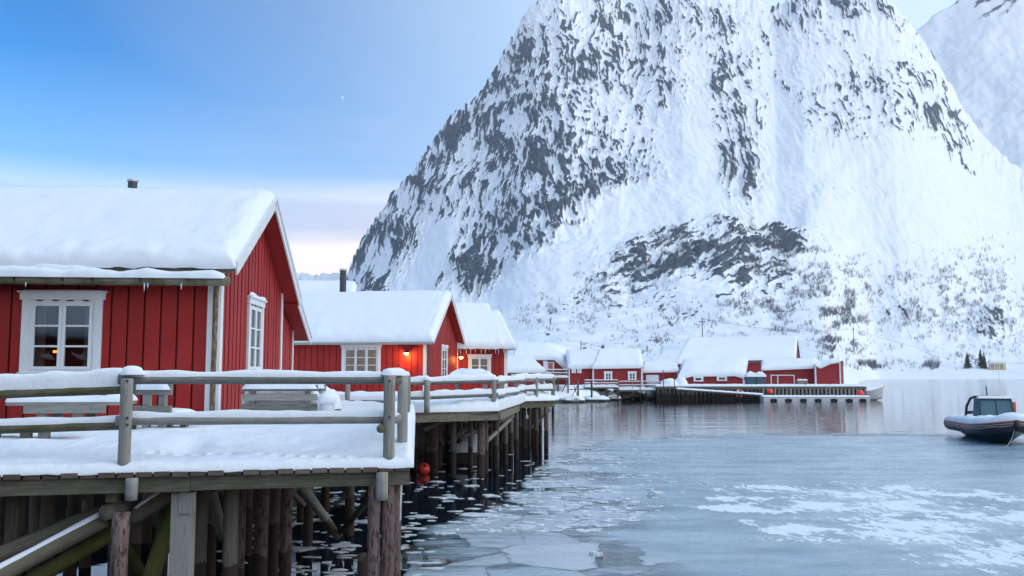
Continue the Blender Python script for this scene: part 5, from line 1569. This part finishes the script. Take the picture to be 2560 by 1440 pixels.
# small jetties at the left of the bay
def jetty(label, px0, px1, pyd, Y, depth, legs, rail=True, seed=1, name='jetty', rail_h=0.55, mid=0):
    a = at(px0, pyd, Y); b_ = at(px1, pyd, Y)
    t = empty(name, tuple(a)); tag(t, label, 'jetty')
    Lx = b_.x - a.x
    m_ = MB(); m_.box((Lx / 2, depth / 2, -0.09), (Lx, depth, 0.16)); m_.build('platform', 'beam', t)
    flat_snow('snow', (-.05, -.05, 0), (Lx + .05, -.05, 0), (Lx + .05, depth, 0), (-.05, depth, 0), 0.24, 0.22, 40, 14, t, lump=0.06, seed=seed)
    for i in range(legs):
        x_ = Lx * i / (legs - 1)
        for y_ in (0.1, depth - 0.2):
            m_ = MB(); m_.log((x_, y_, -a.z - 0.3), (x_, y_, -0.1), 0.075, n=7, seg=2); m_.build('leg', 'piling_far', t)
    for i in range(legs - 1):
        m_ = MB(); x0 = Lx * i / (legs - 1); x1 = Lx * (i + 1) / (legs - 1)
        m_.beam((x0, 0.05, -a.z + 0.25), (x1, 0.05, -0.25) if i % 2 else (x1, 0.05, -a.z + 0.45), 0.09, 0.09); m_.build('brace', 'piling_far', t)
    if rail:
        for i in range(legs):
            x_ = Lx * i / (legs - 1); m_ = MB(); m_.box((x_, 0.12, rail_h / 2 + .1), (0.08, 0.08, rail_h + 0.2)); m_.build('rail_post', 'wood', t)
        for z_ in (rail_h + .18, rail_h * .55 + .12):
            m_ = MB(); m_.box((Lx / 2, 0.05, z_), (Lx + .1, 0.05, 0.09)); r_ = m_.build('rail', 'wood', t)
            rail_snow('snow', (0, 0.05, z_ + .045), (Lx, 0.05, z_ + .045), 0.1, 0.07, r_, seed=seed + 3)
    return t
jetty('raised jetty with snowy railings below the two-window house', 1462, 1545, 968, 100, 4.0, 4, seed=71)
jetty('lower snowy jetty reaching right toward the quay', 1548, 1651, 975, 100.5, 4.0, 4, seed=73, rail_h=0.7)
jetty('high walkway platform with railing below the orange door', 1322, 1420, 944, 96, 4.0, 5, seed=75, rail_h=0.6)
for (px_, pt, Yp) in ((1445, 950, 95), (1479, 952, 96), (1382, 955, 70), (1658, 925, 99), (1686, 938, 99), (1600, 940, 99)):
    q = at(px_, pt, Yp); m_ = MB(); m_.log((0, 0, -0.4), (0, 0, q.z), 0.1 if Yp < 97 else 0.05, n=7, seg=3)
    o_ = m_.build('mooring_pole', 'piling_far', None, smooth=True, loc=(q.x, Yp, 0))
    tag(o_, {1445: 'thick dark mooring pole before the low house', 1479: 'mooring pole at the left corner of the raised jetty', 1382: 'slim mooring pole just right of the small far deck',
             1658: 'tall thin pole before the garage, left one of two', 1686: 'thin pole before the garage, right one of two', 1600: 'thin pole at the lower jetty below the long house'}[px_], 'pole')
# A-frame of crossed timbers by the shore
q = at(1432, 1000, 94); af = empty('trestle', (q.x, 94, 0)); tag(af, 'pair of crossed pale timbers standing in shallow water by the shore', 'trestle')
for (dx0, dx1) in ((-0.5, 0.45), (0.75, 0.15)):
    m_ = MB(); m_.beam((dx0, 0, -0.2), (dx1, 0, 1.6), 0.09, 0.09); m_.build('timber', 'wood', af)
m_ = MB(); m_.beam((-0.6, 0.08, 1.25), (1.4, 0.08, 1.3), 0.08, 0.1); m_.build('timber', 'wood', af)

# snowy rocks along the far shore
for k, (px_, py_, sx_) in enumerate(((1405, 1003, 1.6), (1435, 1006, 1.2), (1490, 1004, 1.5), (1530, 1001, 1.2), (1568, 998, 1.1))):
    q = onz(px_, py_, 0.0)
    boulder('shore_rock', ['flat snowy shore rock nearest the small far deck', 'dark-edged snowy rock at the waterline by the crossed timbers', 'snow-topped rock under the raised jetty', 'low rock between the two jetties', 'low rock under the lower jetty'][k], (q.x, q.y + 1.0, 0.05), (sx_, 1.2, 0.45), 20 + k)

# snow heaps on the quay
for k, (px_, py_, Y_, s_, lb) in enumerate(((1673, 962, 101.5, (1.1, 0.8, 0.75), 'left snow heap on the quay before the garage'), (1702, 962, 101.8, (0.8, 0.8, 0.95), 'pointed snow heap on the quay, left of the boathouse windows'))):
    q = at(px_, py_, Y_); n = 20
    th_ = np.linspace(0, 2 * np.pi, n); rr = np.linspace(0, 1, 9); T, R_ = np.meshgrid(th_, rr)
    P = np.stack([np.cos(T) * R_ * s_[0], np.sin(T) * R_ * s_[1], s_[2] * np.sqrt(np.clip(1 - R_ ** 2, 0, 1)) + 0.1 * fbm(np.cos(T) * R_ * 2 + k, np.sin(T) * R_ * 2, k, 3)], -1)
    o_ = grid_mesh('snow_heap', [(P, False)], 'snow'); o_.location = (q.x, Y_, pz + 0.1); tag(o_, lb, 'snow heap')

# ------------------------------------------------------------------ far shore: poles, yellow house, spruces, birch scrub
def terrain_at(px, py, ymin=150):
    k = np.argmin(np.where(MY > ymin, (MPX - px) ** 2 + (MPY - py) ** 2, 1e9)); i, j = np.unravel_index(k, MX.shape)
    return Vector((MX[i, j], MY[i, j], MZ[i, j]))


for (px_, pt, Yp, lb) in ((1755, 793, 210, 'utility pole standing behind the great barn'), (2133, 818, 300, 'utility pole with a crossarm right of the warehouse')):
    q = at(px_, pt, Yp); gz = terrain_at(px_, 880).z if Yp < 250 else terrain_at(px_, 905).z
    m_ = MB(); zb_ = min(gz, q.z - 9) ; m_.log((0, 0, zb_), (0, 0, q.z), 0.12, 0.09, n=7, seg=2, wob=0)
    o_ = m_.build('utility_pole', 'piling_far', None, loc=(q.x, Yp, 0)); tag(o_, lb, 'pole')
    m_ = MB(); m_.box((0.4 if Yp > 250 else 0, 0, q.z - 1.0 if Yp < 250 else q.z - 4.0), (1.8, 0.12, 0.16)); m_.build('crossarm', 'piling_far', o_)

q = terrain_at(2492, 924, 500); Yh = q.y
yb = at(2470, 925, Yh); 
yh = loft_house('yellow_house', 'small yellow house with a white balcony on the far shore', [at(2471, 908, Yh), at(2514, 908, Yh)], [at(2478, 898, Yh + 5), at(2508, 898, Yh + 5)], [at(2471, 906, Yh + 10), at(2514, 906, Yh + 10)], yb.z - 1.0, 0.5, 'house', 81, wall='yellow', trim=False, over=0.6)
for i_, px_ in enumerate((2481, 2504)):
    a_ = at(px_, 919, Yh - .1) - yh.location
    m_ = MB(); m_.box((a_.x, a_.y, a_.z + 0.6), (2.0, 0.2, 1.6)); wo_ = m_.build('window', 'white_far', yh)
    for s_ in (-.48, .48):
        m_ = MB(); m_.box((a_.x + s_, a_.y - .12, a_.z + .6), (0.7, 0.06, 1.2)); m_.build('pane', 'glass_dark', wo_)
a_ = at(2472, 909, Yh - 1.0) - yh.location; b__ = at(2513, 909, Yh - 1.0) - yh.location
m_ = MB(); m_.beam(a_, b__, 0.3, 0.3); m_.build('balcony_floor', 'white_far', yh)
m_ = MB(); m_.beam(a_ + Vector((0, 0, 1.8)), b__ + Vector((0, 0, 1.8)), 0.2, 0.25); m_.build('balcony_rail', 'white_far', yh)
for k in range(9):
    m_ = MB(); m_.box((a_.x + (b__.x - a_.x) * k / 8, a_.y, a_.z + .9), (0.25, 0.2, 1.7)); m_.build('baluster', 'white_far', yh)
for k in (0.08, 0.35, 0.65, 0.92):
    m_ = MB(); m_.box((a_.x + (b__.x - a_.x) * k, a_.y + 0.5, a_.z - 1.9), (0.3, 0.3, 3.6)); m_.build('stilt', 'white_far', yh)

m_plain('needles', (0.018, 0.032, 0.026), 0.8, var=0.4, scale=0.8)
m_plain('bark_dark', (0.05, 0.04, 0.035), 0.9)


def spruce(label, loc, h, w, seed):
    rg = np.random.default_rng(seed)
    t = empty('spruce_tree', loc); tag(t, label, 'tree')
    m_ = MB(); m_.log((0, 0, -0.5), (0, 0, h * 0.95), 0.22, 0.03, n=7, seg=5); m_.build('trunk', 'bark_dark', t)
    V = []; Fc = []
    for i in range(460):
        f = rg.random() ** 0.8; z_ = h * (0.06 + 0.92 * f); R_ = w * (1 - f) ** 0.85 * rg.uniform(0.3, 1.3) + 0.12
        a_ = rg.random() * 6.283; R0 = R_ * rg.uniform(0.05, 0.6)
        d = np.array([math.cos(a_), math.sin(a_), 0]); s_ = np.array([-d[1], d[0], 0]) * rg.uniform(.12, .38)
        p0 = d * R0 + [0, 0, z_]; p1 = d * R_ + [0, 0, z_ - R_ * rg.uniform(.15, .55)]
        n = len(V); V += [p0 + s_, p0 - s_, p1, (p0 + p1) / 2 - [0, 0, rg.uniform(.2, .6)]]; Fc += [(n, n + 1, n + 2), (n, n + 2, n + 3), (n + 1, n + 3, n + 2)]
    me = bpy.data.meshes.new('crown'); me.from_pydata([tuple(v_) for v_ in V], [], Fc); me.materials.append(M['needles'])
    link(bpy.data.objects.new('crown', me), t)
for (px_, ptop, w_, sd_, lb) in ((2418, 882, 3.0, 3, 'left, shorter dark spruce by the yellow house'), (2452, 871, 2.6, 4, 'tallest dark spruce, just left of the yellow house'), (2462, 880, 2.0, 6, 'slim dark spruce touching the yellow house')):
    g_ = terrain_at(px_, 922, 500); top_ = at(px_, ptop, g_.y)
    spruce(lb, (g_.x, g_.y, g_.z), top_.z - g_.z, w_, sd_)

# leafless birch scrub over the lower slopes: nobody could count it
SCRUB = [(1470, 745, 90, 35, -10, .9), (1600, 690, 160, 40, -20, .6), (1800, 780, 160, 30, -8, 1.0), (2010, 800, 110, 60, 0, 1.2), (1960, 690, 90, 60, 20, .8), (2000, 620, 60, 50, 20, .5), (2150, 720, 120, 60, 0, .55),
         (2280, 760, 200, 70, 0, .5), (2450, 720, 120, 90, 0, .35), (1620, 860, 60, 25, 0, 1.1), (1540, 800, 120, 30, 0, .35), (1370, 790, 80, 45, 0, .5), (1290, 790, 40, 25, 0, .5), (1560, 640, 120, 30, -25, .4),
         (2250, 915, 140, 9, 0, 3.2), (2420, 860, 160, 25, 0, .4), (2060, 870, 90, 25, 0, .6), (1740, 850, 120, 15, 0, .3), (1900, 850, 90, 20, 0, .4), (1850, 560, 60, 20, 0, .4), (1720, 600, 120, 30, 0, .3), (2395, 905, 60, 16, 0, 1.2), (1480, 860, 90, 20, 0, .25)]
dens = np.clip(blobs(MPX, MPY, SCRUB), 0, 3) * (MY > 160) * (MY < 1150) * (MPY < 932)
dx_ = np.gradient(MX, axis=1); dy_ = np.gradient(MY, axis=0)
vis = np.abs(np.gradient(MPY, axis=0) * np.gradient(MPX, axis=1))
prob = (dens * vis).ravel(); prob /= prob.sum()
dens *= sst(-0.02, 0.28, fbm(MPX / 34, MPY / 22, 95, 3) + 0.6 * fbm(MPX / 90, MPY / 60, 96, 2)) + 0.04
prob = (dens * vis).ravel(); prob /= prob.sum()
NS = 8000
pick = RNG.choice(prob.size, NS, p=prob)
bx, by, bz = MX.ravel()[pick] + RNG.uniform(-.7, .7, NS), MY.ravel()[pick], MZ.ravel()[pick]
hs = RNG.uniform(2.0, 5.5, NS) * np.clip(by / 700, 0.35, 1.15)
row_ = np.abs(MPY.ravel()[pick] - 915) < 14
K = 9
ang_ = RNG.uniform(0, 6.283, (NS, K)); spread = RNG.uniform(0.02, 0.42, (NS, K)); ln_ = hs[:, None] * RNG.uniform(0.45, 1.0, (NS, K))
b0 = np.stack([bx[:, None] + np.cos(ang_) * .3 * hs[:, None] * .3 * RNG.random((NS, K)), by[:, None] + np.sin(ang_) * .1 * hs[:, None], bz[:, None] - 0.4 + 0 * ang_], -1)
tip = b0 + np.stack([np.cos(ang_) * spread * ln_, np.sin(ang_) * spread * ln_, ln_], -1)
wv = np.stack([-np.sin(ang_ * 1.7), np.cos(ang_ * 1.7), 0 * ang_], -1) * (0.042 * np.clip(by / 700, .3, 1.2))[:, None, None] * RNG.uniform(.5, 1.3, (NS, K))[..., None]
mid1 = b0 * 0.45 + tip * 0.55
V = np.stack([b0 + wv * .6, b0 - wv * .6, mid1 - wv * 1.3, tip, mid1 + wv * 1.3], 2).reshape(-1, 3)
nT = NS * K; idx = np.arange(nT)[:, None] * 5
me = bpy.data.meshes.new('birch_scrub')
me.vertices.add(len(V)); me.vertices.foreach_set('co', V.astype(np.float32).ravel())
fa_ = (idx + np.arange(5)[None]).astype(np.int32)
me.loops.add(fa_.size); me.loops.foreach_set('vertex_index', fa_.ravel()); me.polygons.add(nT); me.polygons.foreach_set('loop_start', np.arange(nT, dtype=np.int32) * 5)
me.update(calc_edges=True)
m_plain('scrub', (0.15, 0.15, 0.165), 0.9, var=0.3, scale=0.05)
me.materials.append(M['scrub'])
o = bpy.data.objects.new('birch_scrub', me); link(o); tag(o, kind='stuff')
tag(o, 'leafless birch scrub scattered over the lower snowy slopes', 'scrub')

# power line strung between the utility poles and on along the far shore
pl = [at(1755, 797, 210), at(2133, 822, 300), at(2620, 905, 560)]
wm = MB()
for a_, b__ in zip(pl[:-1], pl[1:]):
    wm.tube([a_.lerp(b__, i / 16) - Vector((0, 0, 4 * (b__ - a_).length / 100 * 0.35 * (i / 16) * (1 - i / 16) * 4)) for i in range(17)], 0.035, 4)
wo_ = wm.build('power_line', 'metal_dark'); tag(wo_, 'thin power line strung between the utility poles behind the quay', 'power line')
# ladder and crates on the quay
lx = at(2072, 985, 99.7)
ld = empty('quay_ladder', (lx.x, 99.75, 0)); tag(ld, 'narrow steel ladder on the pier face near its end', 'ladder')
for s_ in (-.2, .2):
    m_ = MB(); m_.box((s_, 0, 0.7), (0.05, 0.05, 1.7)); m_.build('stile', 'metal_grey', ld)
for k in range(6):
    m_ = MB(); m_.box((0, 0, 0.1 + k * .26), (0.36, 0.03, 0.03)); m_.build('rung', 'metal_grey', ld)
for k, (px_, lb) in enumerate(((2000, 'wooden crate on the quay before the white-framed door'), (2012, 'second crate on the quay, right of the first'))):
    q = at(px_, 964, 102.5); m_ = MB(); m_.box((0, 0, 0.26), (0.5, 0.5, 0.5)); o_ = m_.build('crate', 'wood', None, loc=(q.x, 102.5, pz + .12)); tag(o_, lb, 'crate')
    flat_snow('snow', (-.27, -.27, .51), (.27, -.27, .51), (.27, .27, .51), (-.27, .27, .51), 0.16, 0.15, 12, 12, o_, lump=.02, seed=k + 5)
# ------------------------------------------------------------------ rigid inflatable boat
m_plain('rib_tube', (0.02, 0.026, 0.034), 0.45)
m_plain('rib_hull', (0.012, 0.04, 0.055), 0.35)
m_plain('orange', (0.75, 0.13, 0.03), 0.5)
m_plain('cover', (0.075, 0.15, 0.19), 0.7)
m_plain('tube_grey', (0.25, 0.28, 0.31), 0.5)
bq = onz(2543, 1116, 0.0)
rib = empty('inflatable_boat', (bq.x, bq.y, 0.0), math.radians(-13)); tag(rib, 'black rigid inflatable boat with orange stripe and wheelhouse, loaded with snow, at the right edge', 'boat')
# tube path: stern left -> bow -> stern right; local y runs aft, bow at origin
def rib_path(f):
    """f in -1..1"""
    a = abs(f); s = 1 if f > 0 else -1
    if a < 0.42:
        k = a / 0.42; ang = k * math.pi / 2
        return Vector((s * 1.02 * math.sin(ang) ** 0.85, 2.0 * (1 - math.cos(ang)) + 0.25, 0.62 + 0.26 * (1 - k) ** 1.5))
    k = (a - 0.42) / 0.58
    return Vector((s * 1.02, 2.25 + k * 4.2, 0.62 - 0.04 * k))
fs = [i / 30 for i in range(-30, 31)]
path = [rib_path(f) for f in fs]
m_ = MB(); m_.tube(path, [0.12] + [0.30] * (len(path) - 2) + [0.12], 18); tube_ = m_.build('tube', 'rib_tube', rib, smooth=True)
def out_dir(i):
    d = (path[min(i + 1, 60)] - path[max(i - 1, 0)]).normalized(); o_ = d.cross(Vector((0, 0, 1))).normalized()
    c = path[i] - Vector((0, 3.0, path[i].z)); 
    return o_ if o_.dot(Vector((path[i].x, path[i].y - 3.0, 0))) > 0 else -o_
for (hz, mt, rr, nm) in ((0.11, 'orange', 0.02, 'orange_stripe'), (0.03, 'tube_grey', 0.022, 'rubbing_strake'), (-0.05, 'orange', 0.014, 'orange_stripe')):
    m_ = MB(); m_.tube([path[i] + out_dir(i) * (math.sqrt(.3 ** 2 - hz ** 2) + 0.004) + Vector((0, 0, hz)) for i in range(2, 59)], rr, 6); m_.build(nm, mt, tube_)
# V hull
n = 24; P = np.zeros((n, 9, 3))
for i in range(n):
    f = i / (n - 1); y_ = 0.25 + f * 6.0; hw = min(1.0, 0.1 + 1.05 * math.sin(min(f * 2.6, 1) * math.pi / 2) ** 0.9)
    for j in range(9):
        a = -1 + j / 4
        P[i, j] = (a * hw, y_ + 0.1 * (1 - abs(a)), 0.62 - (1 - abs(a)) ** 0.8 * (0.55 + 0.35 * min(1, f * 3)) + 0.2 * (1 - f) ** 4)
grid_mesh('hull', [(P, False)], 'rib_hull', rib)
# deck snow
S = np.zeros((30, 14, 3))
for i in range(30):
    f = i / 29; y_ = 0.7 + f * 5.6; hw = min(1.0, 0.25 + 1.0 * math.sin(min(f * 2.4, 1) * math.pi / 2))
    S[i, :, 0] = np.linspace(-hw, hw, 14); S[i, :, 1] = y_; S[i, :, 2] = 0.74 + 0.1 * (1 - f) ** 2
N = np.zeros_like(S); N[..., 2] = 1
pillow('deck_snow', S, N, 0.26, 0.3, rib, 'snow', 0.06, 1.4, 91)
# snow along the tubes
P = np.zeros((57, 9, 3))
for k, i in enumerate(range(2, 59)):
    o_ = out_dir(i); h_ = 0.13 * (1 + 0.35 * math.sin(i * 0.7) * math.sin(i * .31)) * min(1, (k + .3) / 3, (56.3 - k) / 3)
    for j in range(9):
        th_ = math.radians(2 + 130 * j / 8)      # outer flank over the top to the inside
        r_ = 0.302 + h_ * math.sin(math.pi * j / 8) ** 0.6
        P[k, j] = path[i] + o_ * (math.cos(th_ + .45) * r_) + Vector((0, 0, math.sin(th_ + .45) * r_))
grid_mesh('tube_snow', [(P, True)], 'snow', tube_)
# wheelhouse: frame, covered screen, roof
wy = 3.4; wz = 0.78
m_ = MB()
for s in (-1, 1):
    m_ = MB(); m_.tube([(s * 0.92, wy + 0.5, wz), (s * 0.88, wy + 0.35, wz + 0.65), (s * 0.78, wy + 0.1, wz + 0.98), (s * 0.62, wy + 0.1, wz + 1.06), (0, wy + 0.1, wz + 1.08)], 0.055, 8); m_.build('roll_bar', 'rib_tube', rib, smooth=True)
m_ = MB()
m_.v = []; bx0, bx1, tx0, tx1 = -0.58, 0.80, -0.5, 0.72
m_.poly([(bx0, wy - .55, wz), (bx1, wy - .55, wz), (tx1, wy - .2, wz + 0.98), (tx0, wy - .2, wz + 0.98)]); m_.poly([(bx0, wy - .55, wz), (tx0, wy - .2, wz + 0.98), (tx0, wy + .7, wz + 0.98), (bx0, wy + .7, wz)])
m_.poly([(bx1, wy - .55, wz), (bx1, wy + .7, wz), (tx1, wy + .7, wz + 0.98), (tx1, wy - .2, wz + 0.98)]); m_.poly([(bx0, wy + .7, wz), (tx0, wy + .7, wz + 0.98), (tx1, wy + .7, wz + 0.98), (bx1, wy + .7, wz)])
m_.poly([(tx0, wy - .2, wz + 0.98), (tx1, wy - .2, wz + 0.98), (tx1, wy + .7, wz + 0.98), (tx0, wy + .7, wz + 0.98)])
m_.build('wheelhouse', 'cover', rib)
flat_snow('roof_snow', (tx0 - .06, wy - .26, wz + 1.0), (tx1 + .06, wy - .26, wz + 1.0), (tx1 + .06, wy + .75, wz + 1.0), (tx0 - .06, wy + .75, wz + 1.0), 0.11, 0.12, 26, 16, rib, lump=0.02, seed=93)
m_ = MB(); m_.tube([(.55, wy + .4, wz + 1.02), (.42, wy + .4, wz + 2.5)], [0.02, 0.008], 6); m_.build('aerial', 'white_far', rib)
m_ = MB(); m_.tube([(-.05, wy + .3, wz + 1.02), (-.08, wy + .3, wz + 1.5)], 0.025, 6); ml_ = m_.build('light_mast', 'rubber', rib)
m_ = MB(); m_.tube([(-.08, wy + .3, wz + 1.5), (-.08, wy + .3, wz + 1.58)], 0.045, 8); m_.build('light', 'white_far', ml_)
m_ = MB(); m_.box((0.86, wy - .1, wz + .45), (.12, .16, .8)); m_.build('red_canister', 'buoy', rib)
m_ = MB(); m_.tube([(-.78, wy - .3, wz + .05), (-.78, wy - .3, wz + .18), (-.78, wy - .3, wz + .30)], [.16, .17, .12], 12); m_.build('seat_pod', 'rubber', rib, smooth=True)
m_ = MB(); m_.tube([(-.22, wy - 1.25, wz + .1), (-.22, wy - 1.05, wz + .1)], .15, 14); wn_ = m_.build('winch', 'rubber', rib)
m_ = MB(); m_.tube([(-.22, wy - 1.27, wz + .1), (-.22, wy - 1.252, wz + .1)], .06, 10); m_.build('hub', 'white_far', wn_)
flat_snow('deck_snow', (-.6, wy - 1.3, wz + .12), (.2, wy - 1.3, wz + .12), (.25, wy - .6, wz + .12), (-.65, wy - .6, wz + .12), 0.2, 0.25, 18, 16, rib, lump=0.03, seed=95)
m_ = MB(); m_.box((0, 6.6, 0.75), (0.5, 0.45, 0.75)); m_.build('outboard_motor', 'rubber', rib)
m_ = MB(); m_.tube([(0.02, 0.02, 0.93), (0.02, -0.12, 0.8), (0.02, -0.07, 0.6)], [.12, .13, .08], 8); m_.build('bow_fender', 'rubber', rib, smooth=True)

# grab rope looped along the tube, mooring line from the bow
m_ = MB()
gp = [path[i] + out_dir(i) * 0.315 + Vector((0, 0, 0.0 - 0.07 * abs(math.sin(i * 0.62)))) for i in range(6, 55)]
m_.tube(gp, 0.014, 5); m_.build('grab_rope', 'tube_grey', tube_)
m_ = MB(); m_.tube([(0.0, 0.1, 0.75), (-0.3, -0.5, 0.35), (-0.7, -1.2, 0.05), (-1.4, -2.0, 0.012)], 0.015, 5); m_.build('mooring_line', 'tube_grey', rib)
for s_ in (bx0, bx1):
    m_ = MB(); m_.beam((s_, wy - .56, wz), (tx0 if s_ < 0 else tx1, wy - .21, wz + 0.98), 0.06, 0.06); m_.build('window_frame', 'rib_tube', rib)
m_ = MB(); m_.beam((tx0, wy - .215, wz + 0.95), (tx1, wy - .215, wz + 0.95), 0.05, 0.06); m_.build('window_frame', 'rib_tube', rib)
m_ = MB(); m_.beam((0.12, wy - .56, wz + .02), (0.12, wy - .215, wz + 0.95), 0.03, 0.03); m_.build('window_frame', 'rib_tube', rib)

# ------------------------------------------------------------------ drift ice in the dark water
nt, b, _ = new_mat('floe')
p = geo(nt); n1 = noise(nt, p, 5, 5, .65)
setc(nt, b, 'Base Color', mixc(nt, ramp(nt, n1, [(.3, (0, 0, 0)), (.65, (1, 1, 1))]), (0.36, 0.42, 0.48), (0.80, 0.83, 0.86))); setc(nt, b, 'Roughness', 0.4); bump(nt, b, n1, .4, .03)


def floe_mesh(rx, ry, seed, n=13, h=0.014):
    rg = np.random.default_rng(seed); V = []; F_ = []
    ra = rg.uniform(.5, 1.25, n)
    for (s_, z_) in ((1.0, -0.02), (1.0, h * .6), (.86, h)):
        for k in range(n):
            a = 2 * math.pi * k / n; V.append((math.cos(a) * rx * ra[k] * s_, math.sin(a) * ry * ra[k] * s_, z_ + (rg.uniform(-.3, .3) * h if z_ > 0 else 0)))
    for l in range(2):
        for k in range(n):
            k2 = (k + 1) % n; F_.append((l * n + k, l * n + k2, (l + 1) * n + k2, (l + 1) * n + k))
    F_.append(tuple(2 * n + k for k in range(n)))
    return V, F_
big = [(1195, 1288, .30, 'widest white floe, out beyond the right corner piles of the nearest deck'), (1225, 1240, .2, 'floe lying on the red reflection below the second deck'), (1120, 1245, .2, 'flat floe midway between the red buoy and the ice edge'),
       (1050, 1292, .24, 'floe just right of the pale corner pipe of the nearest deck'), (1105, 1335, .26, 'floe at the dark corner where ice sheet and nearest deck meet'), (755, 1372, .2, 'long pale floe at the foot of the dark piles under the nearest deck'),
       (880, 1262, .24, 'floe framed by the two crossing braces under the nearest deck'), (670, 1325, .16, 'floe between the two dark piles left of the slanting brace'), (1180, 1215, .2, 'small floe nearest the snow-capped boulder'), (800, 1300, .18, 'floe half hidden behind the slanting pale brace'),
       (905, 1305, .22, 'floe just left of the corner piles under the nearest deck'), (1092, 1205, .18, 'little floe just below the red buoy')]
for k, (px_, py_, r_, lb) in enumerate(big):
    q = onz(px_, py_, 0.0)
    V, F_ = floe_mesh(r_ * random.uniform(.8, 1.3), r_ * random.uniform(.7, 1.2), 300 + k)
    me = bpy.data.meshes.new('ice_floe'); me.from_pydata(V, [], F_); me.materials.append(M['floe'])
    o_ = bpy.data.objects.new('ice_floe', me); link(o_); o_.location = (q.x, q.y, 0.004)
    tag(o_, lb, 'ice floe', 'drifting floes in the dark water')
V = []; F_ = []
for k in range(620):
    px_ = random.uniform(560, 1480); py_ = random.uniform(1130, 1440)
    bpx = np.interp(py_, [1090, 1130, 1175, 1235, 1290, 1330, 1475], [1560, 1440, 1350, 1300, 1215, 1060, 1010])
    if px_ > bpx + 60: continue
    if px_ < 1040 and py_ < 1180: continue
    q = onz(px_, py_, 0.0)
    if q.y > 30 and random.random() < .5: continue
    r_ = random.uniform(.02, .075) * (1.5 if random.random() < .18 else 1) * (1 if px_ < 1150 else 1.2)
    v_, f_ = floe_mesh(r_ * random.uniform(1.0, 2.6), r_ * random.uniform(.7, 1.6), 1000 + k, 9, .007)
    n = len(V); V += [(a + q.x, b__ + q.y, c_ + .003) for a, b__, c_ in v_]; F_ += [tuple(i + n for i in f) for f in f_]
for k in range(520):
    px_ = random.gauss(1420, 150); py_ = random.uniform(1088, 1330)
    bpx = np.interp(py_, [1090, 1130, 1175, 1235, 1290, 1330, 1475], [1560, 1440, 1350, 1300, 1215, 1060, 1010])
    if px_ < bpx - 20 or px_ > bpx + 420: continue
    q = onz(px_, py_, 0.0); r_ = random.uniform(.03, .10)
    v_, f_ = floe_mesh(r_ * random.uniform(1.0, 2.2), r_ * random.uniform(.7, 1.6), 3000 + k, 9, .012)
    n = len(V); V += [(a + q.x, b__ + q.y, c_ + .008) for a, b__, c_ in v_]; F_ += [tuple(i + n for i in f) for f in f_]
me = bpy.data.meshes.new('brash_ice'); me.from_pydata(V, [], F_); me.materials.append(M['floe'])
o_ = bpy.data.objects.new('brash_ice', me); link(o_); tag(o_, 'scattered brash ice fragments on the dark water', 'brash ice', kind='stuff')
# lumps frozen into the sheet
for k, (px_, py_, r_, lb) in enumerate(((1645, 1242, .17, 'pale lump of ice frozen into the middle of the sheet'), (1570, 1262, .1, 'small ice lump left of the larger one'), (1490, 1390, .1, 'ice chip standing up near the bottom of the sheet'), (1765, 1210, .07, 'tiny far ice chip on the smooth sheet'))):
    q = onz(px_, py_, 0.0); V, F_ = floe_mesh(r_ * 1.3, r_, 700 + k, 9, r_ * .6)
    me = bpy.data.meshes.new('ice_lump'); me.from_pydata(V, [], F_); me.materials.append(M['floe'])
    o_ = bpy.data.objects.new('ice_lump', me); link(o_); o_.location = (q.x, q.y, 0.005); tag(o_, lb, 'ice')

# ------------------------------------------------------------------ crescent moon
q = at(852, 246, 6000.0); n = 16; R_ = 16.0
m_plain('moon', (0.8, 0.8, 0.78), 1.0, emit=(0.8, 0.85, 0.95), estr=0.35)
P = np.zeros((n, 2, 3))
for i in range(n):
    a = -1.25 + 2.5 * i / (n - 1)
    P[i, 0] = (R_ * math.cos(a), 0, R_ * math.sin(a)); P[i, 1] = (R_ * math.cos(a) * 0.72 + 1.0, 3.0, R_ * math.sin(a) * 0.985)
o_ = grid_mesh('moon', [(P, False)], 'moon'); o_.location = q; o_.rotation_euler = (0, math.radians(-22), 0); tag(o_, 'faint thin crescent moon in the blue sky', 'moon')
